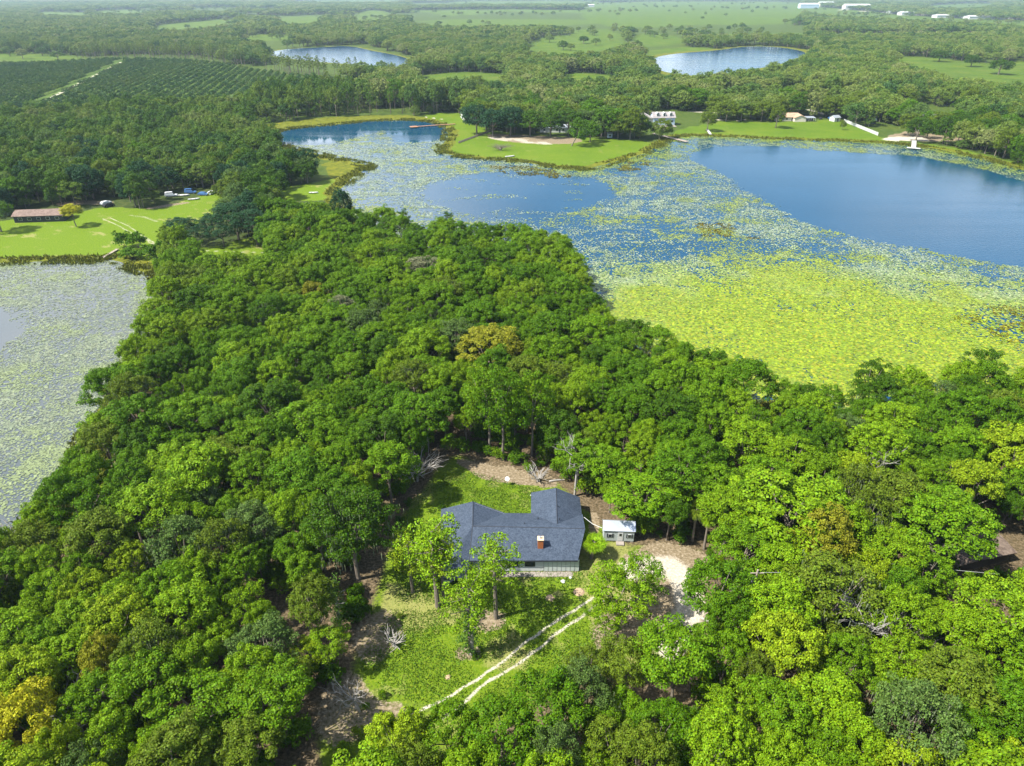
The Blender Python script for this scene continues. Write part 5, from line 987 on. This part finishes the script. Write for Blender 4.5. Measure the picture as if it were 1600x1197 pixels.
gable('house', 'pale house at the right edge behind the marsh thicket', 'house', 1598, 232, 9, 7, 2.8, 1.5, R(-20), 'white', 'metalroof', 2)
gable('ruin', 'wide collapsing brown-roofed building at the right edge of the wood', 'house', 1515, 888, 11.5, 5.5, 2.2, .8, R(14), 'rust', 'rust_shingle', 2) if False else None
x, y = G2(1508, 892); ru = empty('ruined_house', (x, y, 0), R(16)); tag(ru, 'ruined low building with sagging brown roof at the right edge of the wood', 'house'); m = MB(); m.prism([(-6, 0), (8.5, 0), (8.5, 5), (-6, 5)], 0, 2.2); m.build('wall', M['rust_wall'] if 'rust_wall' in M else M.setdefault('rust_wall', plain('dull_brown_wall', (.10, .08, .065), .9, .2)), ru)
m = MB(); m.slab([(-6.5, -.6, 2.2), (1.2, -.5, 2.3), (1.2, 2.7, 3.2), (-6.5, 2.8, 2.95)], .14); m.slab([(-6.5, 2.8, 2.95), (1.2, 2.7, 3.2), (1.2, 5.6, 2.2), (-6.5, 5.6, 2.1)], .14); m.slab([(2.1, -.5, 2.25), (9, -.6, 2.05), (9, 2.7, 2.8), (2.1, 2.7, 3.15)], .14); m.slab([(2.1, 2.7, 3.15), (9, 2.7, 2.8), (9, 5.5, 2.1), (2.1, 5.5, 2.2)], .14); m.build('roof', M['rust_shingle'], ru)
m = MB(); m.box((1.65, 1.2, 2.85), (.14, 3.6, .12)); m.build('white_beam', M['white'], ru)
# warehouses and greenhouses at the horizon
def whse(px, py, L, Wd, h, wall, roof, lb): x, y = G2(px, py); gable('warehouse', lb, 'warehouse', px, py, L, Wd, h, h * .35, 0, wall, roof, 0, door=False, over=1)
for a in ((1265, 13, 95, 40, 18, 'paleblue', 'white', 'blue-walled warehouse at the left end of the far white buildings'), (1292, 10, 80, 40, 18, 'cream', 'white', 'second far white warehouse, right of the blue-walled one'), (1340, 15, 120, 40, 18, 'white', 'white', 'large white warehouse in the middle of the far buildings'), (1402, 22, 60, 30, 9, 'white', 'white', 'small far white building left of the long sheds'),
          (1432, 24, 110, 35, 10, 'white', 'white', 'far white shed left of the two longest'), (1492, 28, 120, 35, 8, 'white', 'white', 'long low white shed near the right of the horizon'), (1545, 30, 125, 35, 8, 'white', 'white', 'longest white shed at the right of the horizon'), (1598, 30, 60, 30, 8, 'white', 'white', 'white shed cut by the right edge of the photo'), (920, 11, 60, 30, 10, 'white', 'white', 'small white building left of the far open field'),
          (80, 14, 110, 60, 8, 'white', 'white', 'far white block standing in for pond glints at the upper left'), (130, 18, 40, 30, 7, 'white', 'white', 'smaller far white building right of the upper left block')): whse(*a)  # upper-left block: glints of light on a far pond, shaped as a white building
# ------------------------------------------------------------------ docks, fences, boats, vehicles
def dock(name, label, P0, P1, w, mat, z=.7, tee=None):
    a, b_ = np.array(P0), np.array(P1); L = np.linalg.norm(b_ - a); an = math.atan2(*(b_ - a)[::-1]); r_ = empty(name, (a[0], a[1], 0), an); tag(r_, label, 'dock'); m = MB(); n = int(L / .3)
    for k in range(n): m.box(((k + .5) * L / n, 0, z), (L / n * .88, w, .06))
    for s in (-1, 1): m.box((L / 2, s * w * .4, z - .1), (L, .1, .12))
    if tee: m.box((L + tee[0] / 2, 0, z), (tee[0], tee[1], .1))
    m.build('deck', M[mat], r_); m = MB()
    for k in range(int(L / 2.5) + 1):
        for s in (-1, 1): m.tube([(k * 2.5, s * w / 2, -.3), (k * 2.5, s * w / 2, z + .25)], .09, 6)
    m.build('post', M['wood'], r_); return r_
dock('dock', 'long red-brown dock with a small platform on the dark pond', G2(711, 195), G2(652, 199), 1.9, 'redwood', .7, (5, 5))
dock('dock', 'grey boardwalk running out from the dormered house over the lily pads', G2(1020, 210), G2(1074, 223), 3.0, 'wood', .7)
dock('dock', 'white T-shaped dock at the edge of the marsh on the right shore', G2(1428, 222), G2(1427, 233), 2.4, 'white', .9, (2.5, 7))
dock('dock', 'little grey plank dock at the corner of the left pond', G2(184, 391), G2(160, 405), 1.0, 'wood', .5)
dock('dock', 'small white dock right of the boardwalk', G2(1105, 203), G2(1110, 211), 1.6, 'white', .5)
def fence(name, label, P0, P1, h, mat, step=2.5):
    a, b_ = np.array(P0), np.array(P1); L = np.linalg.norm(b_ - a); r_ = empty(name, (a[0], a[1], 0), math.atan2(*(b_ - a)[::-1])); tag(r_, label, 'fence'); m = MB()
    for k in range(int(L / .25)): m.box(((k + .5) * .25, 0, h / 2), (.2, .05, h))
    m.build('boards', M[mat], r_)
    for k in range(min(99, int(L / step) + 1)): m = MB(); m.box((k * step, .08, h / 2 + .1), (.14, .12, h + .2)); m.build('post', M[mat], r_)
fence('fence', 'pale board fence slanting down the lawn to the marsh', G2(1318, 190), G2(1372, 212), 1.9, 'white', 4)
fence('fence', 'dark low wooden fence crossing the lawn of the peninsula from barn to shore', G2(775, 202), G2(716, 224), 1.1, 'wood', 4)
def boat(px, py, L, rz, label, mat='white'):
    x, y = G2(px, py); r_ = empty('boat', (x, y, 0.05), rz); tag(r_, label, 'boat'); m = MB(); S_ = [(-.5, .8, .45), (-.2, 1, .42), (.15, .95, .45), (.38, .6, .52), (.5, .05, .6)]; n = len(S_); vs = []
    for t, w, z in S_: w *= L * .17; vs += [(t * L, -w, z), (t * L, -w * .6, .05), (t * L, w * .6, .05), (t * L, w, z), (t * L, w * .85, z), (t * L, w * .5, .15), (t * L, -w * .5, .15), (t * L, -w * .85, z)]
    fs = [(i * 8 + k, i * 8 + (k + 1) % 8, (i + 1) * 8 + (k + 1) % 8, (i + 1) * 8 + k) for i in range(n - 1) for k in range(8)] + [tuple(range(8))[::-1], tuple((n - 1) * 8 + k for k in range(8))]; m.add(vs, fs); m.build('hull', M[mat], r_)
    for t in (-.25, .1): m = MB(); m.box((t * L, 0, .36), (.25, L * .28, .05)); m.build('seat', M['wood'], r_)
boat(797, 245, 5.5, R(25), 'small pale boat pulled up on the peninsula shore', 'white'); boat(490, 302, 4.2, R(5), 'small grey boat lying on the grass strip by the lake', 'siding')
boat(285, 306, 6, R(10), 'white boat in the junk yard under the trees left of centre', 'white'); boat(303, 312, 5, R(20), 'low white boat at the front of the junk yard', 'white')
def car(px, py, rz, mat, label, L=4.6, van=False):
    x, y = G2(px, py); r_ = empty('parked_van' if van else 'parked_car', (x, y, 0), rz); tag(r_, label, 'van' if van else 'car'); h = 2.1 if van else 1.45; pr = [(-.5, .35), (-.5, .9), (-.46, h * .98 if van else 1.0), (-.3, h), (.12, h), (.27, .98), (.46, .88), (.5, .6), (.5, .35)]; n = len(pr); m = MB()
    vs = [(t * L, s * (.88 if z < 1.05 else .74), z) for s in (-1, 1) for t, z in pr]; m.add(vs, [tuple(range(n)), tuple(range(n, 2 * n))[::-1]] + [(i, n + i, n + (i + 1) % n, (i + 1) % n) for i in range(n)]); m.build('body', M[mat], r_)
    m = MB(); z0, z1 = 1.02, h - .08
    for s in (-1, 1): m.add([(-.36 * L, s * .84, z0), (.2 * L, s * .84, z0), (.1 * L, s * .765, z1), (-.3 * L, s * .765, z1)], [(0, 1, 2, 3) if s < 0 else (3, 2, 1, 0)])
    m.add([(.268 * L, -.72, 1.02), (.268 * L, .72, 1.02), (.135 * L, .66, z1), (.135 * L, -.66, z1)], [(0, 1, 2, 3)]); m.build('window', M['glass'], r_)
    for t in (-.32, .32):
        for s in (-1, 1): m = MB(); m.tube([(t * L, s * .7, .34), (t * L, s * .92, .34)], .34, 14); w = m.build('wheel', M['rubber'], r_); m = MB(); m.tube([(t * L, s * .92, .34), (t * L, s * .935, .34)], .19, 10); m.build('rim', M['steel'], w)
    for s in (-.6, .6): m = MB(); m.box((.5 * L + .01, s, .68), (.03, .3, .16)); m.build('headlight', M['white'], r_)
car(170, 323, R(60), 'carblack', 'dark car parked at the wood edge right of the brown-roofed house'); car(166, 319, R(60), 'carwhite', 'white car parked just behind the dark one at the wood edge')
car(268, 307, R(15), 'carwhite', 'white van at the left of the junk yard', 5.2, True); car(318, 305, R(-10), 'carblue', 'blue car at the right of the junk yard'); car(331, 303, R(80), 'carwhite', 'white car at the right end of the junk yard'); car(298, 302, R(5), 'carblue', 'blue van at the back of the junk yard', 5, True)
car(1282, 186, R(70), 'carblack', 'dark car beside the porch of the peach-roofed house'); car(1296, 186, R(80), 'carblue', 'blue car left of the shed by the slanting fence')
# pool and pile
x, y = G2(1488, 190); r_ = empty('swimming_pool', (x, y, 0)); tag(r_, 'round bright blue pool with white deck on the right shore', 'pool'); m = MB(); m.tube([(0, 0, 0), (0, 0, 1.2)], 4.3, 24); m.build('wall', M['white'], r_); m = MB(); m.tube([(0, 0, 1.2), (0, 0, 1.24)], 4.0, 24); m.build('water', M['poolblue'], r_); m = MB(); m.box((0, -5.6, .5), (7, 2.2, 1)); m.build('deck', M['white'], r_)
x, y = G2(782, 235); o = dead_mb(31, 2.2, 4.5, .3, 3, 18).build('wood_pile', M['bark']); o.location = (x, y, 0); o.scale = (1.5, .7, .6); tag(o, 'dark heap of logs on the peninsula lawn', 'wood pile')
# ------------------------------------------------------------------ haze: one closed box of thin air
hz = MB(); hz.box((0, 4200, 40.5), (16000, 8800, 85)); hm = bpy.data.materials.new('haze'); hm.use_nodes = True; N, L = hm.node_tree.nodes, hm.node_tree.links; N.remove(N['Principled BSDF']); pv = N.new('ShaderNodeVolumePrincipled')
pv.inputs['Color'].default_value = (.62, .82, 1.0, 1); pv.inputs['Density'].default_value = .00007; pv.inputs['Anisotropy'].default_value = .2; L.new(pv.outputs[0], N['Material Output'].inputs['Volume']); tag(hz.build('haze', hm), kind='stuff')
